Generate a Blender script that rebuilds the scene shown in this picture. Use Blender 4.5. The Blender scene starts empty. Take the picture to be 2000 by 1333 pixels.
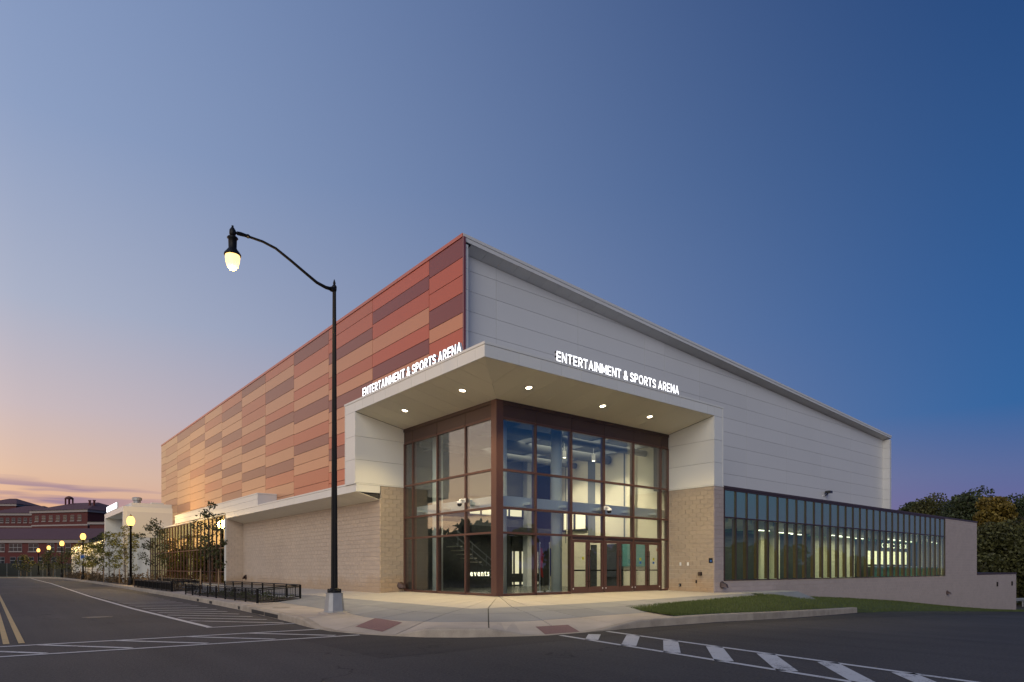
import bpy, math, random
import numpy as np
from mathutils import Vector, Matrix
R = math.radians
random.seed(7); rng = np.random.default_rng(7)
S = bpy.context.scene
COL = S.collection

# ------------------------------------------------------------------ camera
YAW = math.atan2(-.6311, .7757)            # direction of the picture's right-hand axis
cam_d = bpy.data.cameras.new('camera'); cam = bpy.data.objects.new('camera', cam_d); COL.objects.link(cam)
cam.location = (-14.97, -19.32, 1.065)
cam.rotation_euler = (R(90), 0, YAW)
cam_d.sensor_width = 36; cam_d.lens = 22.72; cam_d.shift_y = .2218; cam_d.clip_end = 3000
S.camera = cam

# ------------------------------------------------------------------ exposure
S.render.engine = 'CYCLES'
S.view_settings.view_transform = 'Standard'; S.view_settings.look = 'None'
S.view_settings.exposure = 0; S.view_settings.gamma = 1; S.view_settings.use_curve_mapping = False
S.cycles.use_denoising = True; S.cycles.max_bounces = 7; S.cycles.transparent_max_bounces = 16
S.cycles.sample_clamp_indirect = 4; S.cycles.caustics_reflective = False; S.cycles.caustics_refractive = False

# ------------------------------------------------------------------ world: clear sky shortly after sunset
SUNSET = (-.72, .69)
W = bpy.data.worlds.new('World'); S.world = W; W.use_nodes = True
nt = W.node_tree; nt.nodes.clear()
def N(tree, t, **kw):
    n = tree.nodes.new(t)
    for k, v in kw.items(): setattr(n, k, v)
    return n
def lin(r, g, b):
    f = lambda c: (c/255/12.92 if c/255 <= .04045 else ((c/255+.055)/1.055)**2.4)
    return (f(r), f(g), f(b), 1)
def mth(tree, op, a, b=None, c=None, clamp=False):
    n = N(tree, 'ShaderNodeMath', operation=op); n.use_clamp = clamp
    for i, v in enumerate((a, b, c)):
        if v is None: continue
        if isinstance(v, (int, float)): n.inputs[i].default_value = v
        else: tree.links.new(v, n.inputs[i])
    return n.outputs[0]
def ramp(tree, fac, stops, interp='EASE'):
    n = N(tree, 'ShaderNodeValToRGB'); n.color_ramp.interpolation = interp
    e = n.color_ramp.elements
    while len(e) < len(stops): e.new(.5)
    for i, (p, c) in enumerate(stops): e[i].position = p; e[i].color = c
    tree.links.new(fac, n.inputs[0]); return n.outputs[0]
def mixc(tree, fac, a, b, blend='MIX'):
    n = N(tree, 'ShaderNodeMix', data_type='RGBA', blend_type=blend)
    for s, v in ((n.inputs['Factor'], fac), (n.inputs[6], a), (n.inputs[7], b)):
        if isinstance(v, (int, float)): s.default_value = v
        elif isinstance(v, tuple): s.default_value = v
        else: tree.links.new(v, s)
    return n.outputs[2]
tc = N(nt, 'ShaderNodeTexCoord')
sep = N(nt, 'ShaderNodeSeparateXYZ'); nt.links.new(tc.outputs['Generated'], sep.inputs[0])
sx, sy, sz = sep.outputs
hor = mth(nt, 'SQRT', mth(nt, 'ADD', mth(nt, 'ADD', mth(nt, 'MULTIPLY', sx, sx), mth(nt, 'MULTIPLY', sy, sy)), 1e-5))
dot = mth(nt, 'DIVIDE', mth(nt, 'ADD', mth(nt, 'MULTIPLY', sx, SUNSET[0]), mth(nt, 'MULTIPLY', sy, SUNSET[1])), hor)
west = ramp(nt, sz, [(0, lin(236,160,122)), (.06, lin(233,176,134)), (.12, lin(226,190,165)), (.2, lin(203,187,190)), (.32, lin(172,179,200)), (.5, lin(142,160,195)), (1, lin(86,118,172))], 'LINEAR')
east = ramp(nt, sz, [(0, lin(110,102,148)), (.06, lin(106,102,152)), (.12, lin(92,107,155)), (.2, lin(54,101,158)), (.32, lin(50,93,150)), (.5, lin(45,82,135)), (.65, lin(36,70,122)), (1, lin(26,52,100))], 'LINEAR')
tmix = mth(nt, 'POWER', mth(nt, 'DIVIDE', mth(nt, 'ADD', dot, .56), 1.24, clamp=True), 1.3)
sky = mixc(nt, tmix, east, west)
# glow round the place where the sun went down (left of the frame)
gl = mth(nt, 'POWER', mth(nt, 'MAXIMUM', mth(nt, 'DIVIDE', mth(nt, 'SUBTRACT', dot, .66), .34), 0.0), 1.3)
gl = mth(nt, 'MULTIPLY', gl, mth(nt, 'EXPONENT', mth(nt, 'MULTIPLY', mth(nt, 'MAXIMUM', sz, 0.0), -4.0)))
glc = mixc(nt, 1.0, (1.85, 1.26, .74, 1), (0, 0, 0, 1), 'ADD')
gm = N(nt, 'ShaderNodeVectorMath', operation='SCALE'); nt.links.new(glc, gm.inputs[0]); nt.links.new(gl, gm.inputs['Scale'])
ga = N(nt, 'ShaderNodeVectorMath', operation='ADD'); nt.links.new(sky, ga.inputs[0]); nt.links.new(gm.outputs[0], ga.inputs[1])
# thin cloud streaks low over the sunset side
mp = N(nt, 'ShaderNodeMapping'); mp.inputs['Scale'].default_value = (5, 5, 62); mp.inputs['Location'].default_value = (.3, 1.1, .35)
nt.links.new(tc.outputs['Generated'], mp.inputs[0])
nz = N(nt, 'ShaderNodeTexNoise'); nz.inputs['Scale'].default_value = 1.0; nz.inputs['Detail'].default_value = 3
nt.links.new(mp.outputs[0], nz.inputs[0])
band = mth(nt, 'SUBTRACT', 1.0, mth(nt, 'DIVIDE', mth(nt, 'ABSOLUTE', mth(nt, 'SUBTRACT', sz, .088)), .030), clamp=True)
cl = mth(nt, 'MULTIPLY', mth(nt, 'DIVIDE', mth(nt, 'SUBTRACT', mth(nt, 'ADD', nz.outputs[0], mth(nt, 'MULTIPLY', band, .20)), .62), .09, clamp=True), mth(nt, 'MULTIPLY', band, 1.6, clamp=True))
cl = mth(nt, 'MULTIPLY', cl, mth(nt, 'DIVIDE', mth(nt, 'SUBTRACT', dot, .48), .15, clamp=True))
skyc = mixc(nt, mth(nt, 'MULTIPLY', cl, .85), ga.outputs[0], lin(146,122,150))
below = mth(nt, 'GREATER_THAN', 0.0, sz)
skyc = mixc(nt, below, skyc, lin(70,64,66))
bg = N(nt, 'ShaderNodeBackground'); bg.inputs['Strength'].default_value = 1.0
nt.links.new(skyc, bg.inputs[0])
wo = N(nt, 'ShaderNodeOutputWorld'); nt.links.new(bg.outputs[0], wo.inputs[0])

# ------------------------------------------------------------------ sun: wide, soft fill added to brighten the walls, away from the sunset
sd = bpy.data.lights.new('sun', 'SUN'); sd.energy = 1.45; sd.angle = R(45); sd.color = (1.0, .93, .82)
so = bpy.data.objects.new('sun', sd); COL.objects.link(so)
so.rotation_euler = Vector((-.72, -.60, .36)).to_track_quat('Z', 'Y').to_euler()

# ------------------------------------------------------------------ materials
MATS = {}
def pm(name, col, rough=.6, metal=0, var=0, vscale=3, rnd=0, island=0, bump=0, bscale=40, spec=.5, coat=0, coat_r=.1, fine=0, fscale=80, trans=0, stretch=None):
    m = bpy.data.materials.new(name); m.use_nodes = True; t = m.node_tree
    b = t.nodes['Principled BSDF']
    b.inputs['Roughness'].default_value = rough; b.inputs['Metallic'].default_value = metal
    b.inputs['Specular IOR Level'].default_value = spec
    b.inputs['Coat Weight'].default_value = coat; b.inputs['Coat Roughness'].default_value = coat_r
    c = (*col, 1); out = None
    tcn = N(t, 'ShaderNodeTexCoord'); gn = N(t, 'ShaderNodeNewGeometry')
    pos = gn.outputs['Position']
    if stretch:
        mpn = N(t, 'ShaderNodeMapping'); mpn.inputs['Scale'].default_value = stretch; t.links.new(pos, mpn.inputs[0]); pos = mpn.outputs[0]
    val = None
    def addv(v):
        nonlocal val
        val = v if val is None else mth(t, 'ADD', val, v)
    if var:
        n = N(t, 'ShaderNodeTexNoise'); n.inputs['Scale'].default_value = vscale; n.inputs['Detail'].default_value = 5; t.links.new(pos, n.inputs[0])
        addv(mth(t, 'MULTIPLY', mth(t, 'SUBTRACT', n.outputs[0], .5), var*2))
    if fine:
        n = N(t, 'ShaderNodeTexNoise'); n.inputs['Scale'].default_value = fscale; n.inputs['Detail'].default_value = 2; t.links.new(pos, n.inputs[0])
        addv(mth(t, 'MULTIPLY', mth(t, 'SUBTRACT', n.outputs[0], .5), fine*2))
    if rnd:
        oi = N(t, 'ShaderNodeObjectInfo'); addv(mth(t, 'MULTIPLY', mth(t, 'SUBTRACT', oi.outputs['Random'], .5), rnd*2))
    if island:
        addv(mth(t, 'MULTIPLY', mth(t, 'SUBTRACT', gn.outputs['Random Per Island'], .5), island*2))
    if val is not None:
        k = mth(t, 'MAXIMUM', mth(t, 'ADD', val, 1.0), .05)
        vm = N(t, 'ShaderNodeVectorMath', operation='SCALE'); vm.inputs[0].default_value = col; t.links.new(k, vm.inputs['Scale'])
        t.links.new(vm.outputs[0], b.inputs['Base Color'])
    else: b.inputs['Base Color'].default_value = c
    if name.startswith('block'):
        sp_ = N(t, 'ShaderNodeSeparateXYZ'); t.links.new(gn.outputs['Position'], sp_.inputs[0])
        n = N(t, 'ShaderNodeTexNoise'); n.inputs['Scale'].default_value = .9; n.inputs['Detail'].default_value = 6; t.links.new(gn.outputs['Position'], n.inputs[0])
        st_ = mth(t, 'MULTIPLY', mth(t, 'DIVIDE', mth(t, 'SUBTRACT', mth(t, 'ADD', mth(t, 'MULTIPLY', n.outputs[0], 1.3), .05), sp_.outputs[2]), .5, clamp=True), .55)
        if 'grey' not in name: t.links.new(mixc(t, st_, b.inputs['Base Color'].links[0].from_socket, (.40, .27, .155, 1)), b.inputs['Base Color'])
    if bump:
        n = N(t, 'ShaderNodeTexNoise'); n.inputs['Scale'].default_value = bscale; n.inputs['Detail'].default_value = 4; t.links.new(pos, n.inputs[0])
        bn = N(t, 'ShaderNodeBump'); bn.inputs['Strength'].default_value = bump; bn.inputs['Distance'].default_value = .02
        t.links.new(n.outputs[0], bn.inputs['Height']); t.links.new(bn.outputs[0], b.inputs['Normal'])
    if trans:
        tr = N(t, 'ShaderNodeBsdfTranslucent'); mx = N(t, 'ShaderNodeMixShader'); mx.inputs[0].default_value = trans
        lk = b.inputs['Base Color'].links
        if lk: t.links.new(lk[0].from_socket, tr.inputs[0])
        else: tr.inputs[0].default_value = c
        o = t.nodes['Material Output']; t.links.new(b.outputs[0], mx.inputs[1]); t.links.new(tr.outputs[0], mx.inputs[2]); t.links.new(mx.outputs[0], o.inputs[0])
    MATS[name] = m; return m
def em(name, col, s):
    m = bpy.data.materials.new(name); m.use_nodes = True; t = m.node_tree
    b = t.nodes['Principled BSDF']; b.inputs['Base Color'].default_value = (*col, 1)
    b.inputs['Emission Color'].default_value = (*col, 1); b.inputs['Emission Strength'].default_value = s
    MATS[name] = m; return m
def glass(name, tint, base, gcol=(1, 1, 1), rough=0.0):
    m = bpy.data.materials.new(name); m.use_nodes = True; t = m.node_tree; t.nodes.clear()
    tr = N(t, 'ShaderNodeBsdfTransparent'); tr.inputs[0].default_value = (*tint, 1)
    g = N(t, 'ShaderNodeBsdfGlossy'); g.inputs[0].default_value = (*gcol, 1); g.inputs['Roughness'].default_value = rough
    lw = N(t, 'ShaderNodeLayerWeight'); lw.inputs[0].default_value = .5
    fac = mth(t, 'ADD', mth(t, 'MULTIPLY', mth(t, 'POWER', lw.outputs['Facing'], 4.5), 1-base), base, clamp=True)
    # gentle waviness of float glass
    gn = N(t, 'ShaderNodeNewGeometry'); n = N(t, 'ShaderNodeTexNoise'); n.inputs['Scale'].default_value = .9; t.links.new(gn.outputs['Position'], n.inputs[0])
    bn = N(t, 'ShaderNodeBump'); bn.inputs['Strength'].default_value = .03; bn.inputs['Distance'].default_value = .05
    t.links.new(n.outputs[0], bn.inputs['Height']); t.links.new(bn.outputs[0], g.inputs['Normal'])
    mx = N(t, 'ShaderNodeMixShader'); t.links.new(fac, mx.inputs[0]); t.links.new(tr.outputs[0], mx.inputs[1]); t.links.new(g.outputs[0], mx.inputs[2])
    o = N(t, 'ShaderNodeOutputMaterial'); t.links.new(mx.outputs[0], o.inputs[0])
    MATS[name] = m; return m

def asphalt(name, col, sx_, sy_):
    m = pm(name, col, .78, spec=.35); t = m.node_tree; b = t.nodes['Principled BSDF']
    gn = N(t, 'ShaderNodeNewGeometry')
    def noise(scale, det=4, stretch=None):
        n = N(t, 'ShaderNodeTexNoise'); n.inputs['Scale'].default_value = scale; n.inputs['Detail'].default_value = det
        if stretch:
            mp_ = N(t, 'ShaderNodeMapping'); mp_.inputs['Scale'].default_value = stretch; t.links.new(gn.outputs['Position'], mp_.inputs[0]); t.links.new(mp_.outputs[0], n.inputs[0])
        else: t.links.new(gn.outputs['Position'], n.inputs[0])
        return mth(t, 'SUBTRACT', n.outputs[0], .5)
    k = mth(t, 'ADD', 1.0, mth(t, 'MULTIPLY', noise(.22, 6), .9))              # large worn and dark patches
    k = mth(t, 'ADD', k, mth(t, 'MULTIPLY', noise(1.0, 5, (sx_, sy_, 1)), .7))   # tyre tracks along the traffic
    k = mth(t, 'ADD', k, mth(t, 'MULTIPLY', noise(22, 3), 1.5))                # stones
    vo = N(t, 'ShaderNodeTexVoronoi', feature='F1'); vo.inputs['Scale'].default_value = 42; t.links.new(gn.outputs['Position'], vo.inputs[0])
    sp = mth(t, 'LESS_THAN', vo.outputs['Distance'], .17); k = mth(t, 'ADD', k, mth(t, 'MULTIPLY', sp, .9))
    # a few hairline cracks
    vc = N(t, 'ShaderNodeTexVoronoi', feature='DISTANCE_TO_EDGE'); vc.inputs['Scale'].default_value = .16
    nd_ = N(t, 'ShaderNodeTexNoise'); nd_.inputs['Scale'].default_value = 1.3; nd_.inputs['Detail'].default_value = 6; t.links.new(gn.outputs['Position'], nd_.inputs[0])
    va = N(t, 'ShaderNodeVectorMath', operation='MULTIPLY_ADD'); va.inputs[1].default_value = (2.2, 2.2, 0); t.links.new(nd_.outputs['Color'], va.inputs[0]); t.links.new(gn.outputs['Position'], va.inputs[2]); t.links.new(va.outputs[0], vc.inputs[0])
    ck = mth(t, 'MULTIPLY', mth(t, 'LESS_THAN', vc.outputs['Distance'], .0035), mth(t, 'GREATER_THAN', noise(.12, 2), .0))
    k = mth(t, 'MULTIPLY', mth(t, 'MAXIMUM', k, .25), mth(t, 'SUBTRACT', 1.0, mth(t, 'MULTIPLY', ck, .6)))
    vm = N(t, 'ShaderNodeVectorMath', operation='SCALE'); vm.inputs[0].default_value = col; t.links.new(k, vm.inputs['Scale']); t.links.new(vm.outputs[0], b.inputs['Base Color'])
    bn = N(t, 'ShaderNodeBump'); bn.inputs['Strength'].default_value = .7; bn.inputs['Distance'].default_value = .01
    t.links.new(vo.outputs['Distance'], bn.inputs['Height']); t.links.new(bn.outputs[0], b.inputs['Normal'])
def paint(name, col):
    m = pm(name, col, .65); t = m.node_tree; b = t.nodes['Principled BSDF']; gn = N(t, 'ShaderNodeNewGeometry')
    n1 = N(t, 'ShaderNodeTexNoise'); n1.inputs['Scale'].default_value = 2.4; n1.inputs['Detail'].default_value = 8; n1.inputs['Roughness'].default_value = .72; t.links.new(gn.outputs['Position'], n1.inputs[0])
    n2 = N(t, 'ShaderNodeTexNoise'); n2.inputs['Scale'].default_value = 34; n2.inputs['Detail'].default_value = 3; t.links.new(gn.outputs['Position'], n2.inputs[0])
    w = mth(t, 'DIVIDE', mth(t, 'SUBTRACT', mth(t, 'ADD', mth(t, 'MULTIPLY', n1.outputs[0], .6), mth(t, 'MULTIPLY', n2.outputs[0], .4)), .555), .07, clamp=True)
    c = mixc(t, mth(t, 'MULTIPLY', w, .8), (*col, 1), (.07, .063, .06, 1)); t.links.new(c, b.inputs['Base Color'])
asphalt('asphalt', (.066, .058, .054), 1.6, .10)
asphalt('asphalt_new', (.047, .041, .039), .12, 1.4)
paint('paint_white', (.56, .55, .54)); paint('paint_yellow', (.52, .36, .14))
pm('concrete', (.265, .27, .28), .75, var=.22, vscale=.9, rnd=.09, fine=.08, fscale=60, bump=.15)
pm('concrete_warm', (.43, .375, .32), .75, var=.30, vscale=1.3, rnd=.09, fine=.12, fscale=60, bump=.2)
pm('concrete_light', (.50, .46, .40), .7, var=.10, vscale=1.2, rnd=.04, fine=.06, fscale=60, bump=.1)
pm('kerb', (.36, .31, .25), .8, var=.42, vscale=2.6, rnd=.12, fine=.15, fscale=40, bump=.3)
pm('tactile', (.215, .115, .115), .7, fine=.3, fscale=30, bump=.6, bscale=25)
pm('grass_ground', (.05, .068, .02), .9, var=.4, vscale=3, fine=.5, fscale=30)
pm('grass_blade', (.10, .13, .034), .7, island=.45, trans=.25)
pm('soil', (.06, .045, .035), .9, var=.4, vscale=6, bump=.6)
pm('block', (.365, .305, .245), .85, rnd=.04, var=.06, vscale=1.1, fine=.12, fscale=70, bump=.3, bscale=60)
pm('block_field', (.50, .405, .32), .85, island=.04, var=.06, vscale=1.1, fine=.12, fscale=70, bump=.3, bscale=60)
pm('block_grey', (.43, .36, .335), .85, island=.04, var=.06, vscale=1.1, fine=.12, fscale=70, bump=.3, bscale=60)
pm('mortar', (.60, .52, .43), .9, var=.08, vscale=2)
pm('grey_panel', (.62, .62, .61), .42, rnd=.025, var=.035, vscale=.4, spec=.45)
pm('white_panel', (.70, .70, .665), .40, rnd=.02, var=.03, vscale=.4, spec=.45)
pm('soffit_panel', (.84, .79, .64), .5, rnd=.03, spec=.4)
pm('dark_joint', (.03, .028, .028), .8)
pm('red_maroon', (.185, .048, .046), .33, rnd=.05, spec=.8, var=.03, vscale=.6)
pm('red_brick', (.45, .100, .050), .33, rnd=.05, spec=.8, var=.03, vscale=.6)
pm('red_tan', (.53, .215, .112), .33, rnd=.05, spec=.8, var=.03, vscale=.6)
pm('bronze', (.115, .056, .044), .42, metal=.25, spec=.5)
pm('bronze_dark', (.065, .038, .034), .45, metal=.2)
pm('black_metal', (.007, .007, .008), .5, spec=.22)
pm('galv', (.34, .35, .36), .5, metal=.3, var=.15, vscale=6)
pm('iron', (.075,.068,.062), .6, metal=.3, var=.3, vscale=9); pm('steel_white', (.70, .71, .72), .45)
pm('int_cream', (.72, .66, .52), .7)
pm('int_white', (.74, .74, .72), .6)
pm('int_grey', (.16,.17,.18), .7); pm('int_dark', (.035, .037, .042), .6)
pm('int_blue', (.045, .05, .065), .7, var=.1)
pm('int_floor', (.16, .16, .15), .25)
pm('spandrel', (.05,.15,.14), .7); pm('int_teal', (.10, .26, .26), .5)
pm('wood', (.17, .085, .045), .5)
pm('plastic_white', (.78, .78, .78), .35)
pm('letter_return', (.45,.46,.48), .5); pm('plastic_black', (.015, .015, .017), .2)
pm('flag_red', (.5, .03, .03), .8); pm('flag_blue', (.05, .06, .32), .8)
pm('sticker_yellow', (.45, .45, .05), .5); pm('sticker_blue', (.02, .12, .45), .5)
pm('far_brick', (.10, .026, .024), .9, var=.15, vscale=.5); pm('far_roof', (.105, .042, .045), .8, var=.12, vscale=.4)
pm('far_trim', (.30, .26, .25), .8); pm('far_glass', (.03, .032, .04), .15); pm('far_frame', (.26, .25, .26), .7)
pm('fence_cloth', (.018, .022, .02), .8, var=.3, vscale=.4)
pm('bark', (.075, .055, .042), .9, var=.3, vscale=8, bump=.5); pm('stake', (.32, .22, .13), .85)
pm('leaf_lamplit', (.20, .19, .035), .6, island=.6, trans=.35)  # leaf colour brightened and yellowed to carry the glow of the lamps
pm('leaf_dusk', (.075, .082, .028), .6, island=.6, trans=.3)
pm('leaf_dark', (.058, .075, .028), .65, island=.65, trans=.25)
pm('leaf_mid', (.088, .088, .026), .65, island=.6, trans=.25)
pm('leaf_yellow', (.20, .145, .025), .65, island=.45, trans=.3)
pm('shrub', (.11, .075, .04), .8, island=.6, trans=.2)
pm('shrub_green', (.06, .075, .025), .8, island=.5, trans=.2)
em('lamp_sodium', (1.0, .60, .20), 2.6); em('downlight', (1.0, .80, .52), 14); em('sign_light', (.95, .96, 1.0), 2.2)
em('tube_light', (1.0, .84, .64), 3.5); em('lit_panel', (1.0, .86, .58), .9); em('lit_sign', (1.0, .86, .62), 2.6)
em('pendant_light', (1.0, .86, .6), 8); em('red_led', (1, .05, .03), 1.2); em('amber', (1.0, .35, .06), 1.5)
glass('glass_lobby', (.88, .93, .92), .095, (.94, .97, 1.0))
glass('glass_band', (.84, .95, .89), .05, (.55, 1.0, .78))
glass('glass_spandrel', (.6, .75, .72), .48, (.72, 1.0, .64))
glass('glass_wing', (.60, .66, .58), .46, (1.0, .95, .58))
def translucent_lamp(name, col, s_, tr):
    m = bpy.data.materials.new(name); m.use_nodes = True; t = m.node_tree; t.nodes.clear()
    e = N(t, 'ShaderNodeEmission'); e.inputs[0].default_value = (*col, 1); e.inputs[1].default_value = s_
    p = N(t, 'ShaderNodeBsdfTransparent'); mx = N(t, 'ShaderNodeMixShader'); mx.inputs[0].default_value = tr
    t.links.new(e.outputs[0], mx.inputs[1]); t.links.new(p.outputs[0], mx.inputs[2]); o = N(t, 'ShaderNodeOutputMaterial'); t.links.new(mx.outputs[0], o.inputs[0]); MATS[name] = m
translucent_lamp('lamp_globe', (1.0, .50, .12), 4.0, .5)

# ------------------------------------------------------------------ mesh helpers
def link(name, me, mat, parent=None, kind=None):
    o = bpy.data.objects.new(name, me); COL.objects.link(o)
    if mat and not me.materials: me.materials.append(MATS[mat])
    if parent: o.parent = parent
    if kind: o['kind'] = kind
    return o
def mesh(name, v, f, smooth=False):
    me = bpy.data.meshes.new(name); me.from_pydata([tuple(map(float, p)) for p in v], [], f); me.update()
    if smooth: me.polygons.foreach_set('use_smooth', [True]*len(me.polygons))
    return me
BF = [(0,3,2,1),(4,5,6,7),(0,1,5,4),(1,2,6,5),(2,3,7,6),(3,0,4,7)]
class MB:
    def __init__(s): s.v = []; s.f = []; s.sm = False
    def box(s, x0, x1, y0, y1, z0, z1):
        b = len(s.v); s.v += [(x0,y0,z0),(x1,y0,z0),(x1,y1,z0),(x0,y1,z0),(x0,y0,z1),(x1,y0,z1),(x1,y1,z1),(x0,y1,z1)]
        s.f += [tuple(i+b for i in q) for q in BF]; return s
    def prism(s, pts, off):                    # pts: 3-D polygon, off: extrusion vector
        b = len(s.v); n = len(pts); off = Vector(off)
        s.v += [tuple(p) for p in pts] + [tuple(Vector(p)+off) for p in pts]
        s.f += [tuple(range(b, b+n))[::-1], tuple(range(b+n, b+2*n))]
        s.f += [(b+i, b+(i+1) % n, b+n+(i+1) % n, b+n+i) for i in range(n)]; return s
    def tube(s, path, rads, n=10, cap=True):
        b = len(s.v); path = [Vector(p) for p in path]; m = len(path)
        if not hasattr(rads, '__len__'): rads = [rads]*m
        for i, p in enumerate(path):
            d = (path[min(i+1, m-1)]-path[max(i-1, 0)]).normalized()
            a = d.orthogonal().normalized() if abs(d.z) > .9 else d.cross(Vector((0,0,1))).normalized()
            if abs(d.z) > .9: a = (Vector((1,0,0)) - d*d.x).normalized()
            c = d.cross(a)
            for k in range(n):
                t = 2*math.pi*k/n; s.v.append(tuple(p+(a*math.cos(t)+c*math.sin(t))*rads[i]))
        for i in range(m-1):
            for k in range(n):
                s.f.append((b+i*n+k, b+i*n+(k+1) % n, b+(i+1)*n+(k+1) % n, b+(i+1)*n+k))
        if cap: s.f.append(tuple(range(b, b+n))[::-1]); s.f.append(tuple(range(b+(m-1)*n, b+m*n)))
        return s
    def lathe(s, prof, c=(0,0,0), n=16):       # prof: (r, z) list
        b = len(s.v); m = len(prof)
        for r, z in prof:
            r = max(r, .001)
            for k in range(n): t = 2*math.pi*k/n; s.v.append((c[0]+r*math.cos(t), c[1]+r*math.sin(t), c[2]+z))
        for i in range(m-1):
            for k in range(n): s.f.append((b+i*n+k, b+i*n+(k+1) % n, b+(i+1)*n+(k+1) % n, b+(i+1)*n+k))
        s.f.append(tuple(range(b, b+n))[::-1]); s.f.append(tuple(range(b+(m-1)*n, b+m*n)))
        return s
    def build(s, name, mat, parent=None, smooth=False, kind=None):
        return link(name, mesh(name, s.v, s.f, smooth), mat, parent, kind)
def box(name, x0, x1, y0, y1, z0, z1, mat, parent=None, kind=None):
    return MB().box(min(x0,x1), max(x0,x1), min(y0,y1), max(y0,y1), min(z0,z1), max(z0,z1)).build(name, mat, parent, kind=kind)
def tag(o, label, cat, group=None):
    o['label'] = label; o['category'] = cat
    if group: o['group'] = group
    return o
def thing(name, label, cat, loc=(0,0,0), rz=0, group=None):
    o = bpy.data.objects.new(name, None); COL.objects.link(o); o.location = loc; o.rotation_euler = (0,0,rz); o.empty_display_size = .2
    return tag(o, label, cat, group)
def part(name, parent):                        # an Empty part that holds sub-parts
    o = bpy.data.objects.new(name, None); COL.objects.link(o); o.parent = parent; o.empty_display_size = .2; return o
def copy_tree(o, parent=None):
    c = o.copy(); COL.objects.link(c); c.parent = parent
    for ch in list(o.children): copy_tree(ch, c)
    return c
def light(name, typ, loc, energy, col, parent=None, **kw):
    d = bpy.data.lights.new(name, typ); d.energy = energy; d.color = col
    for k, v in kw.items(): setattr(d, k, v)
    o = bpy.data.objects.new(name, d); COL.objects.link(o); o.location = loc
    if parent: o.parent = parent
    return o
def aim(o, d): o.rotation_euler = Vector(d).normalized().to_track_quat('-Z', 'Y').to_euler()
def text_letters(body, height, length, depth, mat, parent, origin, xdir, gap=.17, bold=.017, names='letter'):
    """each glyph one mesh; laid out along xdir from origin, letters upright"""
    xs = []; x = 0; cap = None; items = []
    for ch in 'E' + body:
        if ch == ' ': x += .42; continue
        cu = bpy.data.curves.new('glyph', 'FONT'); cu.body = ch; cu.extrude = .001; cu.offset = bold; cu.resolution_u = 3
        ob = bpy.data.objects.new('glyph', cu); COL.objects.link(ob)
        dg = bpy.context.evaluated_depsgraph_get(); me = bpy.data.meshes.new_from_object(ob.evaluated_get(dg))
        bpy.data.objects.remove(ob); bpy.data.curves.remove(cu)
        co = np.empty(len(me.vertices)*3); me.vertices.foreach_get('co', co); co = co.reshape(-1,3)
        if cap is None: cap = (co[:,1].min(), co[:,1].max()); bpy.data.meshes.remove(me); continue
        w = co[:,0].max()-co[:,0].min(); items.append((me, co, x)); x += w + gap
    tot = x-gap; kx = length/tot; kz = height/(cap[1]-cap[0]); xd = Vector(xdir).normalized(); nd = xd.cross(Vector((0,0,1)))   # faces nd
    for me, co, x0 in items:
        X = (co[:,0]-co[:,0].min()+x0)*kx; Z = (co[:,1]-cap[0])*kz; D = np.where(co[:,2] > 0, depth, 0.)
        p = np.array(origin)[None] + X[:,None]*np.array(xd)[None] + Z[:,None]*np.array((0,0,1.))[None] + D[:,None]*np.array(nd)[None]
        me.vertices.foreach_set('co', p.ravel()); me.materials.clear(); me.materials.append(MATS[mat]); me.materials.append(MATS['letter_return']); me.update(); pn = np.empty(len(me.polygons)*3); me.polygons.foreach_get('normal', pn); me.polygons.foreach_set('material_index', (pn.reshape(-1,3) @ np.array(nd) < .7).astype(np.int32)); me.update()
        link(names, me, None, parent)

GLY = {'E':(.56,[[(0,1),(0,0)],[(0,1),(1,1)],[(0,.5),(.88,.5)],[(0,0),(1,0)]]), 'N':(.66,[[(0,0),(0,1)],[(0,1),(1,0)],[(1,0),(1,1)]]), 'T':(.60,[[(0,1),(1,1)],[(.5,1),(.5,0)]]),
    'A':(.72,[[(0,0),(.5,1)],[(.5,1),(1,0)],[(.2,.32),(.8,.32)]]), 'I':(.0,[[(0,0),(0,1)]]), 'M':(.80,[[(0,0),(0,1)],[(0,1),(.5,.25)],[(.5,.25),(1,1)],[(1,1),(1,0)]])}
def arc(cx, cy, rx, ry, a0, a1, n=9): return [(cx+rx*math.cos(R(a0+(a1-a0)*i/n)), cy+ry*math.sin(R(a0+(a1-a0)*i/n))) for i in range(n+1)]
GLY['P'] = (.56, [[(0,0),(0,1)], [(0,1)]+arc(.55,.74,.45,.26,90,-90)+[(0,.48)]])
GLY['R'] = (.58, GLY['P'][1]+[[(.45,.48),(1,0)]])
GLY['O'] = (.78, [arc(.5,.5,.5,.5,0,360,22)])
GLY['S'] = (.54, [arc(.5,.76,.5,.24,25,270,11)+arc(.5,.25,.5,.25,90,-155,11)[1:]])
GLY['&'] = (.66, [[(1,0),(.22,.72)]+arc(.45,.80,.25,.20,200,-20,9)+[(.5,.55),(.1,.36)]+arc(.4,.22,.38,.22,160,330,8)+[(.98,.42)]])
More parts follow.
